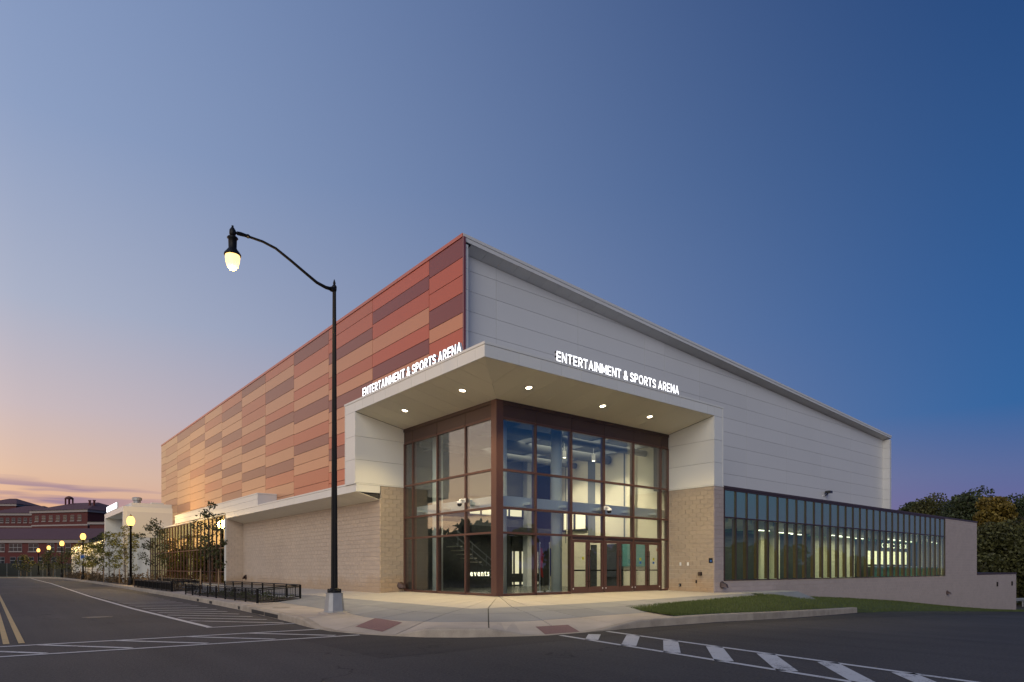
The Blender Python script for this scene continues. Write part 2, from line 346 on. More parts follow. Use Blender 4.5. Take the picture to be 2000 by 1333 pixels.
def ribbon(m, P, th, d0, d1):
    n = len(P); closed = math.dist(P[0], P[-1]) < 1e-6; out = []
    for i in range(n):
        a = P[i-1] if i else (P[-2] if closed else P[0]); b = P[i+1] if i < n-1 else (P[1] if closed else P[-1])
        t1 = Vector((P[i][0]-a[0], P[i][1]-a[1])); t2 = Vector((b[0]-P[i][0], b[1]-P[i][1]))
        if t1.length < 1e-6: t1 = t2
        if t2.length < 1e-6: t2 = t1
        t1.normalize(); t2.normalize(); t = (t1+t2).normalized() if (t1+t2).length > 1e-3 else t1
        k = min(1.6, 1/max(.5, t.dot(t1))); ext = Vector((0,0))
        if not closed and i == 0: ext = -t1*th/2
        if not closed and i == n-1: ext = t1*th/2
        nn = Vector((-t.y, t.x))*th/2*k; c = Vector(P[i])+ext; out.append((c+nn, c-nn))
    b0 = len(m.v)
    for l, r in out: m.v += [(l.x,l.y,d1),(r.x,r.y,d1),(l.x,l.y,d0),(r.x,r.y,d0)]
    for i in range(n-1):
        q = b0+4*i; m.f += [(q,q+4,q+5,q+1),(q+2,q+3,q+7,q+6),(q,q+2,q+6,q+4),(q+1,q+5,q+7,q+3)]
    if not closed: m.f += [(b0,b0+1,b0+3,b0+2), (b0+4*(n-1),b0+4*(n-1)+2,b0+4*(n-1)+3,b0+4*(n-1)+1)]
def sign_letters(body, height, length, depth, mat, parent, origin, xdir, th=.165, gap=.18):
    """bold geometric channel letters: lit faces, pale returns; one object for each letter"""
    tot = sum((.36 if ch == ' ' else GLY[ch][0]+th+gap) for ch in body)-gap; kx = length/tot; xd = Vector(xdir).normalized(); nd = xd.cross(Vector((0,0,1))); x = 0
    for ch in body:
        if ch == ' ': x += .36; continue
        w, strokes = GLY[ch]; m = MB()
        for j, P in enumerate(strokes):
            ribbon(m, [(th/2+p[0]*w, th/2+p[1]*(1-th)) for p in P], th, .0, depth+.0008*j)
        me = bpy.data.meshes.new('letter'); O = Vector(origin)
        me.from_pydata([tuple(O+xd*((x+p[0])*kx)+Vector((0,0,p[1]*height))+nd*p[2]) for p in m.v], [], m.f); me.update()
        me.materials.append(MATS[mat]); me.materials.append(MATS['letter_return'])
        for f_ in me.polygons: f_.material_index = 0 if (abs(f_.normal.dot(nd)) > .7 and (f_.center-O).dot(nd) > depth*.5) else 1
        link('letter', me, None, parent); x += w+th+gap

# ================================================================== GROUND
def hroad(x):
    return -.55 - (.030*max(0, min(x, 17)-2) + .045*max(0, min(x, 62)-17) + .01*max(0, x-62))
# terrain sheet to the horizon
xs = [-900,-300,-120,-60,-40,-20,-8,0,2,8,17,25,35,45,55,62,80,110,150,220,400,900]; ys = [-900,-300,-100,-60,-30,-15,-8,-4,0,8,20,40,80,130,200,400,900,1500]
v = [(x, y, hroad(x)-.45 - (0 if x < 90 else .02*(x-90) if x < 400 else 6.2)) for y in ys for x in xs]
nx = len(xs); f = [(j*nx+i, j*nx+i+1, (j+1)*nx+i+1, (j+1)*nx+i) for j in range(len(ys)-1) for i in range(nx-1)]
link('ground', mesh('ground', v, f), 'grass_ground', kind='structure')
# asphalt: main street (left) and the side street that falls away to the right
def sheet(name, xs, ys, zf, mat, parent=None, kind=None):
    nx = len(xs); v = [(x, y, zf(x, y)) for y in ys for x in xs]
    f = [(j*nx+i, j*nx+i+1, (j+1)*nx+i+1, (j+1)*nx+i) for j in range(len(ys)-1) for i in range(nx-1)]
    return link(name, mesh(name, v, f), mat, parent, kind)
road = sheet('road', [-60,-40,-20,-8,0,2,6,10,14,17,22,28,34,40,46,52,58,64,80], [-60,-40,-20,-6,0,112], lambda x, y: hroad(x), 'asphalt', kind='structure')
sheet('side_street_surface', [-9.5,-5,0,2,6,10,14,17,22,28,34,40,46,52,58,64,75], [-8.9+.0,-5.5,-3], lambda x, y: hroad(x)+.003, 'asphalt_new', road)

# kerb line (outer face on the street), with kerb heights
K = [(-40,113.5,.2),(-20,112.5,.20),(-11,111,.20),(-7.2,106,.20),(-6.3,98,.20),(-6.2,83,.20),(-6.1,68,.20),(-6.2,56,.20),(-6.5,38,.21),(-6.9,19,.21),(-7.2,10.5,.21),(-7.35,7.3,.21),(-7.55,4.8,.21),(-7.78,1.9,.21),(-7.9,.2,.21),
     (-8.08,-1.4,.20),(-8.18,-2.6,.06),(-8.16,-3.6,.012),(-7.9,-4.7,.012),(-7.5,-5.6,.02),(-7.05,-6.4,.20),(-6.45,-6.95,.21),(-5.85,-7.3,.20),(-5.1,-7.65,.04),(-4.5,-7.85,.012),(-3.3,-7.92,.012),(-2.6,-7.93,.05),(-1.4,-7.95,.20),
     (1.9,-8.2,.23),(6,-7.95,.24),(10.3,-7.35,.24),(15.6,-6.5,.24)]
def resample(P, step):
    out = [P[0]]
    for a, b in zip(P[:-1], P[1:]):
        d = math.dist(a[:2], b[:2]); n = max(1, round(d/step))
        for i in range(1, n+1): t = i/n; out.append(tuple(a[k]+(b[k]-a[k])*t for k in range(3)))
    return out
def normals(P):
    out = []
    for i in range(len(P)):
        a = P[max(i-1,0)]; b = P[min(i+1,len(P)-1)]; d = Vector((b[0]-a[0], b[1]-a[1])).normalized(); out.append((-d.y, d.x))   # towards the building
    return out
pav = bpy.data.objects.new('pavement', None); COL.objects.link(pav); pav['kind'] = 'structure'
KF = resample(K, .6); KN = normals(KF)
i = 0; INLETS = [(6.4,7.3),(1.8,4.8)]
while i < len(KF)-1:
    far = KF[i][1] > 40
    step = 12 if far else 4
    if -8 < KF[i][1] < -1.3 and KF[i][0] < -1: step = 2
    j = min(i+step, len(KF)-1)
    # keep segments from bridging an inlet
    mb = MB(); n = j-i+1
    for k in range(i, j+1):
        (x, y, h), (nx_, ny_) = KF[k], KN[k]; zb = hroad(x)
        sh = .006 if k == i else (-.006 if k == j else 0)
        tx, ty = ny_, -nx_
        w = .19; rr = min(.03, h*.4)
        for (o, z) in ((0, zb-.25), (.012*h/.21, zb+h-rr), (rr, zb+h), (w, zb+h+.004), (w, zb-.25)):
            mb.v.append((x+nx_*o+tx*sh*-1, y+ny_*o+ty*sh*-1, z))
    for k in range(n-1):
        for q in range(5):
            mb.f.append((k*5+q, k*5+(q+1) % 5, (k+1)*5+(q+1) % 5, (k+1)*5+q))
    mb.f.append((4,3,2,1,0)); mb.f.append(tuple((n-1)*5+q for q in range(5)))
    mb.build('kerb', 'kerb', pav); i = j
# drain inlets: dark strips on the kerb face, painted for the shaded openings
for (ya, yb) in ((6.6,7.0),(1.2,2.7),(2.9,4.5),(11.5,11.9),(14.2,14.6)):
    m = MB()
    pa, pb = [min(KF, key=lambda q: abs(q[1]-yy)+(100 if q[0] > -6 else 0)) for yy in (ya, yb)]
    m.prism([(pa[0]-.012, ya, -.53), (pb[0]-.012, yb, -.53), (pb[0]-.012, yb, -.41), (pa[0]-.012, ya, -.41)], (.06, 0, 0)).build('drain_shade', 'dark_joint', pav)

# pavement slabs in four rows: ramp band, two walks, light band along the building
A = []; 
for (x, y, h), (nx_, ny_) in zip(resample(K[5:], .55), normals(resample(K[5:], .55))): A.append((x+nx_*.19, y+ny_*.19, hroad(x)+h+.004))
A = [a for a in A if a[1] < 80]
def proj_rows(a):
    x, y, z = a
    if y > -1.2 and x < -5:   # left straight
        c = (-3.8, y, -.14); d = (.3, max(y, .3), 0.0)
    elif x > -1.5:            # right straight
        c = (x, -3.75, -.14+ .09*min(1, max(0, (x-1)/9))); d = (max(x, .3), .3, 0.0)
    else: return None
    return c, d
idx = [i for i, a in enumerate(A) if proj_rows(a) is None]; i0, i1 = idx[0]-1, idx[-1]+1
Lc = [(-3.8, A[i0][1]), (-3.8, -3.75), (A[i1][0], -3.75)]; Ld = [(.3, .3), (.3, .3), (.3, .3)]
def along(L, t):
    d1, d2 = math.dist(L[0], L[1]), math.dist(L[1], L[2])
    # force the bend at t = .5
    if t < .5: u = t/.5; a, b = L[0], L[1]
    else: u = (t-.5)/.5; a, b = L[1], L[2]
    return (a[0]+(b[0]-a[0])*u, a[1]+(b[1]-a[1])*u)
rows = []
for i, a in enumerate(A):
    pr = proj_rows(a)
    if pr is None:
        t = (i-i0)/(i1-i0); c = (*along(Lc, t), -.14); d = (*along(Ld, t), 0.0)
    else: c, d = pr
    L = Vector(c)-Vector(a); ln = L.length
    fB = min(.42, 1.5/ln); b = Vector(a)+L*fB; b.z = max(a[2]+.02, -.335) + (0 if a[0] < 2 else -.0)
    if a[0] > 2: b.z = a[2]+.06
    m_ = Vector(a)+L*(fB+(1-fB)*.5); m_.z = (b.z + c[2])/2+.02
    rows.append((Vector(a), b, m_, Vector(c), Vector(d)))
MT = ['concrete_warm','concrete','concrete','concrete_light']
cuts = [0]; 
for i in range(1, len(rows)):
    L = sum((rows[k+1][0]-rows[k][0]).length for k in range(cuts[-1], i))
    if L > (1.7 if rows[i][0].y < 20 else 4) or i == len(rows)-1: cuts.append(i)
for s0, s1 in zip(cuts[:-1], cuts[1:]):
    for r in range(4):
        mb = MB(); n = s1-s0+1
        for k in range(s0, s1+1):
            p, q = rows[k][r], rows[k][r+1]; e = (q-p)
            el = e.length; g = .016/el if el > 0 else 0
            tan = (rows[min(k+1, len(rows)-1)][r]-rows[max(k-1, 0)][r]); tan.z = 0; tan = tan.normalized() if tan.length else Vector((0,-1,0))
            sh = tan*(.016 if k == s0 else -.016 if k == s1 else 0)
            P0 = p+e*g+sh; P1 = q-e*g+sh
            mb.v += [tuple(P0), tuple(P1), tuple(P1-Vector((0,0,.1))), tuple(P0-Vector((0,0,.1)))]
        for k in range(n-1):
            for q in range(4): mb.f.append((k*4+q, (k+1)*4+q, (k+1)*4+(q+1) % 4, k*4+(q+1) % 4))
        mb.f.append((0,1,2,3)); mb.f.append(tuple((n-1)*4+q for q in (3,2,1,0)))
        mb.build('paving_slab', MT[r], pav)
# joint bed under the slabs
mb = MB()
for k, rw in enumerate(rows): mb.v += [tuple(p-Vector((0,0,.03))) for p in rw]
for k in range(len(rows)-1):
    for q in range(4): mb.f.append((k*5+q, (k+1)*5+q, (k+1)*5+q+1, k*5+q+1))
mb.build('paving_joint_bed', 'dark_joint', pav)
TRI = []
for k in range(len(rows)-1):
    for q in range(4):
        a_, b_, c_, d_ = rows[k][q], rows[k+1][q], rows[k+1][q+1], rows[k][q+1]
        TRI += [(a_, b_, c_), (a_, c_, d_)]
TA = np.array([[tuple(p) for p in t] for t in TRI])
def pz(x, y):
    a, b, c = TA[:,0], TA[:,1], TA[:,2]
    d = (b[:,1]-c[:,1])*(a[:,0]-c[:,0])+(c[:,0]-b[:,0])*(a[:,1]-c[:,1]); d = np.where(abs(d) < 1e-9, 1e-9, d)
    u = ((b[:,1]-c[:,1])*(x-c[:,0])+(c[:,0]-b[:,0])*(y-c[:,1]))/d; v = ((c[:,1]-a[:,1])*(x-c[:,0])+(a[:,0]-c[:,0])*(y-c[:,1]))/d; w = 1-u-v
    i = np.argmax(np.minimum(np.minimum(u, v), w)); return float(u[i]*a[i,2]+v[i]*b[i,2]+w[i]*c[i,2])
# tactile pads on the two kerb ramps (domes modelled)
def quad_at(p, q, u, v): pass
for pts, zt in (([(-7.47,-3.6),(-6.55,-2.93),(-6.5,-4.35),(-7.4,-4.95)], -.478), ([(-4.14,-6.95),(-3.06,-7.02),(-3.38,-7.78),(-4.5,-7.72)], -.478)):
    m = MB(); P4 = [Vector((*p, 0)) for p in pts]; g_ = 9
    def pp(u, w, dz):
        p = (P4[0]*(1-u)+P4[1]*u)*(1-w)+(P4[3]*(1-u)+P4[2]*u)*w; return (p.x, p.y, pz(p.x, p.y)+dz)
    for a in range(g_+1):
        for b in range(g_+1): m.v.append(pp(a/g_, b/g_, .007))
    for a in range(g_):
        for b in range(g_): m.f.append((a*(g_+1)+b, (a+1)*(g_+1)+b, (a+1)*(g_+1)+b+1, a*(g_+1)+b+1))
    for a in range(12):
        for b in range(9):
            p = Vector(pp((a+.5)/12, (b+.5)/9, .006)); m.tube([tuple(p), tuple(p+Vector((0,0,.008)))], [.026,.016], 6)
    m.build('tactile_pad', 'tactile', pav)
for (x, y, z, r) in ((-6.62,6.1,pz(-6.62,6.1),.3), (-6.85,3.6,pz(-6.85,3.6),.3)):
    MB().lathe([(r,0),(r,.012),(r-.03,.014),(r-.03,.008),(.01,.008)], (x,y,z-.002), 24).build('access_cover', 'kerb', pav)
mh = MB().lathe([(.44,0),(.44,.006),(.37,.008),(.37,.004),(.34,.004),(.34,.009),(.01,.009)], (-12.14,5.75,-.549), 28)
tag(mh.build('manhole_cover', 'iron'), 'round iron manhole cover set in the street asphalt', 'manhole')
# road paint
def strip(name, p, q, w, mat='paint_white'):
    p, q = Vector(p), Vector(q); d = (q-p).normalized(); n = Vector((-d.y, d.x))*w/2
    m = MB(); k = max(1, int((q-p).length/6)); 
    for i in range(k+1):
        c = p+(q-p)*(i/k)
        for s in (1,-1): m.v.append((c.x+n.x*s, c.y+n.y*s, hroad(c.x)+.008))
    for i in range(k): m.f.append((2*i, 2*i+1, 2*i+3, 2*i+2))
    return m.build(name, mat, road)
strip('lane_line', (-10.25,-.55), (-10.45,10), .16); strip('lane_line', (-10.45,10.01), (-10.4,24), .15); strip('lane_line', (-10.4,24.01), (-9.7,64), .15); strip('lane_line', (-9.7,64.01), (-9.6,104), .14)
strip('bay_line', (-10.35,-.55), (-8.0,-.72), .14)
for i in range(26):
    y = 2.2+1.55*i; strip('hatch_stripe', (-10.15,y), (-8.2+.035*i if i < 20 else -7.6, y-2.55), .13)
for dx in (-14.64,-14.38): strip('centre_line', (dx,-1.95), (dx,105), .11, 'paint_yellow')
strip('crosswalk_line', (-30,-1.4), (-8.0,-2.93), .14); strip('crosswalk_line', (-30,-3.1), (-8.0,-4.93), .14)
for i in range(14):
    x = -9.9-1.4*i; s = .0; yl = -2.93+(-8.0-x)*.0695
    strip('crosswalk_bar', (x, yl-.05), (x+1.4, yl-1.87), .14)
strip('crosswalk_line', (-2.72,-8.1), (-4.5,-18.4), .14); strip('crosswalk_line', (-4.3,-8.05), (-5.95,-18.2), .14)
xr = lambda y: -2.72+.173*(y+8.1)
xl = lambda y: -4.3+.1626*(y+8.05)
strip('crosswalk_bar', (-3.5,-8.4), (xl(-9.2)+.05,-9.2), .30)
for i in range(7):
    y = -9.15-1.25*i; strip('crosswalk_bar', (xr(y)-.05, y), (xl(y-1.3)+.05, y-1.3), .32)

# lawn bank in front of the side wall
ZW = [(0,-.12),(11.17,-.06),(15,-.28),(22.8,-.63),(30,-1.03),(39.7,-1.8),(47,-2.33),(58.3,-2.95),(75,-3.6)]
def itp(T, x): return float(np.interp(x, [t[0] for t in T], [t[1] for t in T]))
YF = [(.45,-7.75),(1.9,-7.98),(6,-7.72),(10.3,-7.12),(15.6,-6.28),(17,-6.6),(22,-5.6),(30,-4.9),(45,-4.6),(60,-5.2),(75,-6)]
YB = [(.45,-7.6),(1.45,-5.0),(10.8,-5.1),(11.6,-2.9),(12.2,-2.45),(57,-2.45),(58.6,-2.45),(59,3),(75,8)]
def lawn(x, t):
    yf, yb = itp(YF, x), itp(YB, x); zf = hroad(x)+(.245 if x < 15.6 else max(.02, .245-.17*(x-15.6))); zb = itp(ZW, x)-(.085 if x < 11 else .0)*1
    if x < 11: zb = -.28+.2*min(1, max(0, (x-.5)/8))
    y = yf+(yb-yf)*t; z = zf+(zb-zf)*(t**.8) + .10*math.sin(math.pi*t)*min(1, (x-.45)/3)
    return (x, y, z)
lx = list(np.linspace(.45, 12.4, 34))+list(np.linspace(12.8, 62, 60))+[75]; lt = np.linspace(0, 1, 9)
nT = 10
v = []
for x in lx:
    p0 = lawn(x, 0); v.append((p0[0], p0[1]-.005, hroad(x)-.06)); v += [lawn(x, t) for t in lt]
f = [(i*nT+j, (i+1)*nT+j, (i+1)*nT+j+1, i*nT+j+1) for i in range(len(lx)-1) for j in range(nT-1)]
# skirt so the bank has no open edge
link('lawn', mesh('lawn', v, f, True), 'grass_ground', kind='structure')
def blades(name, n, sampler, h, w, mat, label, cat):
    V = np.zeros((n*3,3)); ok = 0
    for i in range(n):
        p = sampler()
        a = random.random()*6.283; hh = h*random.uniform(.5,1.25); c, s = math.cos(a)*w, math.sin(a)*w
        lean = random.uniform(-.5,.5)*hh; la = random.random()*6.283
        V[i*3] = (p[0]-c, p[1]-s, p[2]-.01); V[i*3+1] = (p[0]+c, p[1]+s, p[2]-.01); V[i*3+2] = (p[0]+math.cos(la)*lean, p[1]+math.sin(la)*lean, p[2]+hh)
    me = bpy.data.meshes.new(name); me.from_pydata(V.tolist(), [], [(3*i,3*i+1,3*i+2) for i in range(n)]); me.update()
    o = link(name, me, mat, kind='stuff'); o['label'] = label; o['category'] = cat; return o
def lawn_s():
    x = .5+62*random.random()**2.0
    return lawn(x, random.random())
blades('grass', 60000, lawn_s, .075, .008, 'grass_blade', 'short green lawn grass on the bank beside the block wall', 'grass')

# ================================================================== ARENA
AR = thing('arena', 'large arena with red panel side, grey panel front and glazed corner entrance', 'building')
D = 2.53; DL = 2.45; XE = 10.4; YE = 6.94
g = .012
# ---- main volume behind the cladding
m = MB(); rt = lambda x: 13.43-.0622*(x+1.25)
m.prism([(-1.1, .98, 8.3), (37.7, .98, 8.3), (37.7, .98, rt(37.7)-.12), (-1.1, .98, rt(-1.1)-.12)], (0, 52.5, 0))
m.build('wall_core', 'dark_joint', AR)
box('wall_core', 11.15, 37.7, 1.31, 53.4, .0, 8.29, 'dark_joint', AR); box('wall_core', -1.1, 11.14, 13.0, 53.4, 4.6, 8.29, 'dark_joint', AR); box('wall_core', 2.12, 11.14, 13.0, 53.4, 0, 4.59, 'dark_joint', AR)
box('wall_core', -1.1, .0, 7.99, 12.99, 4.8, 8.29, 'dark_joint', AR)
box('wall_core', 11.15, 37.7, .99, 1.3, 4.84, 8.29, 'dark_joint', AR)
m = MB(); m.prism([(-1.2, .45, rt(-1.2)+.03), (37.95, .45, rt(37.95)+.03), (37.95, .45, rt(37.95)+.06), (-1.2, .45, rt(-1.2)+.06)], (0, 53.2, 0)); m.build('roof', 'grey_panel', AR)
# ---- red wall
RW = MB().box(-1.16, -1.10, 8.0, 53.6, 4.5, 13.36).box(-1.16, -1.10, .45, 8.0, 8.37, 13.36).build('red_wall', 'dark_joint', AR)
cols = [.43, 2.79, 7.663]+[2.79+4.873*i for i in range(2, 11)]+[53.68]
spec = ['MRRMTRRMTRRTM','RMRTRMTRTRMRT','RRMTRTMTTRMTR','MRTRTMTRMTTRR','RTMTRMTRTMRTT','MTRRTRMTTMTTR','RMTTMRTTMTRMT','TRTMTTRMTRTTM']
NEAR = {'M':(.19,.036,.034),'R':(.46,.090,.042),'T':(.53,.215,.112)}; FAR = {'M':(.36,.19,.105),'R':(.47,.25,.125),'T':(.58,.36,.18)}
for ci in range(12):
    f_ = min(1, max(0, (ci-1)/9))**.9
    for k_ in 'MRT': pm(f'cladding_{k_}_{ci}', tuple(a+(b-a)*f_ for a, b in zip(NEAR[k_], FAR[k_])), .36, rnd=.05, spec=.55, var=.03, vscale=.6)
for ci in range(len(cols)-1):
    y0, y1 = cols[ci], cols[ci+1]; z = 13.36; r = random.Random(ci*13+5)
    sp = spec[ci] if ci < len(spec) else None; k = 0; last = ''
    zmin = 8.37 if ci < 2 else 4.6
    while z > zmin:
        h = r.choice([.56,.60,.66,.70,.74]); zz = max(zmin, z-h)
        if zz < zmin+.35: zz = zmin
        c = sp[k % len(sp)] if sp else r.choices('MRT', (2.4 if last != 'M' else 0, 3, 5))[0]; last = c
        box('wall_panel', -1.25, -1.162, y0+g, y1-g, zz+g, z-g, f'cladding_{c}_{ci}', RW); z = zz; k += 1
y = .43
while y < 53.6:
    y2 = min(53.68, y+4.873); box('coping', -1.28, -1.05, y+.004, y2-.004, 13.365, 13.50, 'red_brick', RW); y = y2
box('corner_trim', -1.262, -1.17, .36, .428, 8.37, 13.36, 'red_maroon', RW)
box('far_wall', -1.1, 37.9, 53.5, 53.66, -.2, 11.2, 'grey_panel', AR)
box('side_wall', 37.72, 37.96, 1.0, 53.5, 4.0, 10.95, 'red_brick', AR)
# ---- grey wall, recessed in its frame
YB_, YFr = .92, .43
sof = lambda x: 13.02-.0594*(x+.67)            # soffit where it meets the recessed wall
fbot = lambda x: 13.22-.0612*(x+1.01)          # lower edge of roof fascia
GW = MB().box(11.15, 37.7, YB_+.035, YB_+.06, 4.84, 10.6).box(-1.0, 11.15, YB_+.035, YB_+.06, 8.37, 10.6).build('grey_wall', 'dark_joint', AR)
vx = [-1.0,.69,5.24,9.78,11.3,14.28,18.8,23.3,27.8,32.25,37.69]; hz = [4.7]+[6.28+.772*i for i in range(-1, 9)]+[13.5]
for x0, x1 in zip(vx[:-1], vx[1:]):
    for z0, z1 in zip(hz[:-1], hz[1:]):
        if x0 < 11 and z1 < 8.37: continue
        if x0 < 11: z0 = max(z0, 8.37)
        a0, a1 = sof(x0)-.01, sof(x1)-.01
        if z0 >= a0: continue
        pts = [(x0+g/2, z0+g/2)]
        if z0 < a1: pts.append((x1-g/2, z0+g/2))
        else: pts.append((x0+(x1-x0)*(a0-z0)/(a0-a1), z0+g/2))
        if z1 <= a1: pts += [(x1-g/2, z1-g/2), (x0+g/2, z1-g/2)]
        else:
            if z0 < a1: pts.append((x1-g/2, a1))
            if z1 < a0: pts += [(x0+(x1-x0)*(a0-z1)/(a0-a1), z1-g/2), (x0+g/2, z1-g/2)]
            else: pts.append((x0+g/2, a0))
        if len(pts) < 3: continue
        MB().prism([(p, YB_, q) for p, q in pts], (0, .035, 0)).build('wall_panel', 'grey_panel', GW)
FR = part('roof_frame', AR)
# fascia panels, coping and soffit panels along the sloping roof edge
x = -1.25; first = True
while x < 37.98:
    x2 = min(37.98, x+(.42 if first else .765)); first = False
    a, b = x+.004, x2-.004
    ft = lambda q: rt(q)-.05
    MB().prism([(a, YFr, fbot(a)), (b, YFr, fbot(b)), (b, YFr, ft(b)), (a, YFr, ft(a))], (0, .05, 0)).build('fascia_panel', 'grey_panel', FR)
    if x > -1.1: MB().prism([(a, YFr+.052, fbot(a)), (b, YFr+.052, fbot(b)), (b, YB_+.03, sof(b)), (a, YB_+.03, sof(a))], (0, 0, .03)).build('soffit_panel', 'grey_panel', FR)
    x = x2
x = -1.25
while x < 38:
    x2 = min(38.0, x+4.57); MB().prism([(x+.003, YFr-.02, rt(x)-.04), (x2-.003, YFr-.02, rt(x2)-.04), (x2-.003, YFr-.02, rt(x2)+.07), (x+.003, YFr-.02, rt(x)+.07)], (0, .3, 0)).build('coping', 'grey_panel', FR); x = x2
MB().prism([(-1.1,YFr+.06,fbot(-1.1)+.04),(37.7,YFr+.06,fbot(37.7)+.04),(37.7,YB_+.1,sof(37.7)+.07),(-1.1,YB_+.1,sof(-1.1)+.07)], (0,0,.02)).build('soffit_backing', 'dark_joint', FR)
z = 8.37; k = 0
while z < 13.1:
    z2 = min(13.15, z+.772*1.0)
    box('jamb_panel', -1.168, -1.005, YFr+.002, YB_+.03, z+.005, min(z2, 13.14)-.005, 'grey_panel', FR); z = z2; k += 1
z = 4.7
while z < 10.7:
    z2 = min(10.74, z+.772); box('jamb_panel', 37.69, 37.97, YFr+.002, YB_+.03, z+.005, z2-.005, 'grey_panel', FR); z = z2

# ---- entrance canopy and portal (soffit rises outwards, hip at the corner)
CA = part('entrance_canopy', AR)
zs = lambda t: 7.45+.47*t
xj = [-DL]+[-1+i*.989 for i in range(0, 12)]+[XE]; xj[-2] = 9.88
yj = [-D]+[-2.0+i*1.03 for i in range(0, 9)]+[YE]; yj[-2] = 6.24
jt = .008
for a, b in zip(xj[:-1], xj[1:]):
    box('fascia_panel', a+jt/2+(.03 if a == -DL else 0), b-jt/2, -D, -D+.03, 7.925, 8.33, 'white_panel', CA)
    ia, ib = (min(0, a*D/DL), min(0, b*D/DL))
    for sgn in (1,):
        P = [(a+jt/2, -D+.034, zs(1)), (b-jt/2, -D+.034, zs(1)), (b-jt/2, ib-.004, zs(-ib/D)), (a+jt/2, min(ia, -.0)-.004, zs(-ia/D))]
        if a < 0 < b:
            P = [(a+jt/2, -D+.034, zs(1)), (b-jt/2, -D+.034, zs(1)), (b-jt/2, -.004, zs(0)), (0.0, -.004, zs(0)), (a+jt/2, ia-.004, zs(-ia/D))]
        if a == -DL: P = [P[0], P[1], P[2]]
        MB().prism(P, (0,0,.02)).build('soffit_panel', 'soffit_panel', CA)
for a, b in zip(yj[:-1], yj[1:]):
    box('fascia_panel', -DL, -DL+.03, a+jt/2, b-jt/2, 7.925, 8.33, 'white_panel', CA)
    ia, ib = min(0, a*DL/D), min(0, b*DL/D)
    P = [(-DL+.034, a+jt/2, zs(1)), (-DL+.034, b-jt/2, zs(1)), (ib-.004, b-jt/2, zs(-ib/DL)), (ia-.004, a+jt/2, zs(-ia/DL))]
    if a < 0 < b: P = [P[0], P[1], (-.004, b-jt/2, zs(0)), (-.004, 0.0, zs(0)), P[3]]
    if a == -D: P = P[:3]
    MB().prism([p for p in P][::-1], (0,0,.02)).build('soffit_panel', 'soffit_panel', CA)
MB().prism([(-DL+.05,-D+.05,7.99),(XE,-D+.05,7.99),(XE,.2,7.5),(.2,.2,7.5)], (0,0,.02)).build('soffit_backing', 'dark_joint', CA)
MB().prism([(-DL+.05,-D+.05,7.99),(.2,.2,7.5),(.2,YE,7.5),(-DL+.05,YE,7.99)], (0,0,.02)).build('soffit_backing', 'dark_joint', CA)
m = MB(); m.box(-DL-.02, XE+.74, -D-.02, -D+.25, 8.335, 8.42); m.box(-DL-.02, -DL+.25, -D+.25, 8.02, 8.335, 8.42); m.build('coping', 'white_panel', CA)
m = MB(); m.box(-DL+.2, XE+.65, -D+.2, .5, 8.3, 8.36); m.box(-DL+.2, -.9, .5, 7.95, 8.3, 8.36); m.build('canopy_roof', 'white_panel', CA)
box('upstand', -1.88, 9.9, -1.75, -1.55, 8.36, 8.66, 'white_panel', CA)
# inner core of fascia so nothing shows through
m = MB(); m.box(-DL+.034, XE, -D+.034, -D+.06, 7.95, 8.33); m.box(-DL+.034, -DL+.06, -D+.06, YE, 7.95, 8.33); m.build('fascia_core', 'dark_joint', CA)
PZ = [4.82,5.84,6.86,7.92]; PT = part('portal', AR)
for z0, z1 in zip(PZ[:-1], PZ[1:]):
    top = (lambda t: min(z1, zs(t))-.01)
    # right: reveal faces the doors, front faces the side street
    MB().prism([(XE, -D+.002, z0+.006), (XE, -.02, z0+.006), (XE, -.02, min(z1-.006, zs(0)-.01)), (XE, -D+.002, min(z1-.006, zs(1)-.01))], (.03,0,0)).build('reveal_panel', 'white_panel', PT)
    box('front_panel', XE+.035, XE+.66, -D, -D+.03, z0+.006, z1-.006, 'white_panel', PT)
    # left
    MB().prism([(-DL+.002, YE, z0+.006), (-.02, YE, z0+.006), (-.02, YE, min(z1-.006, zs(0)-.01)), (-DL+.002, YE, min(z1-.006, zs(1)-.01))], (0,.03,0)).build('reveal_panel', 'white_panel', PT)
    box('front_panel', -DL, -DL+.03, YE+.035, YE+.95, z0+.006, z1-.006, 'white_panel', PT)
box('front_panel', XE+.004, XE+.66, -D, -D+.03, 7.925, 8.33, 'white_panel', PT); box('front_panel', -DL, -DL+.03, YE+.004, YE+.95, 7.925, 8.33, 'white_panel', PT)
box('edge_trim', XE+.668, XE+.72, -D-.01, .9, 4.82, 8.334, 'white_panel', PT); box('edge_trim', -DL-.01, -1.2, YE+.96, YE+1.03, 4.82, 8.334, 'white_panel', PT)
box('portal_core', XE+.034, XE+.66, -D+.034, .9, 4.84, 8.3, 'dark_joint', PT); box('portal_core', -DL+.034, -1.2, YE+.034, YE+.95, 4.84, 8.3, 'dark_joint', PT)
m = MB(); m.box(XE-.02, XE+.74, -D-.02, -D+.02, 4.765, 4.815); m.box(XE-.02, XE+.02, -D+.02, .0, 4.765, 4.815); m.build('base_trim', 'white_panel', PT)
m = MB(); m.box(-DL-.02, -DL+.02, YE-.02, YE+1.03, 4.765, 4.815); m.box(-DL+.02, 0, YE-.02, YE+.02, 4.765, 4.815); m.build('base_trim', 'white_panel', PT)
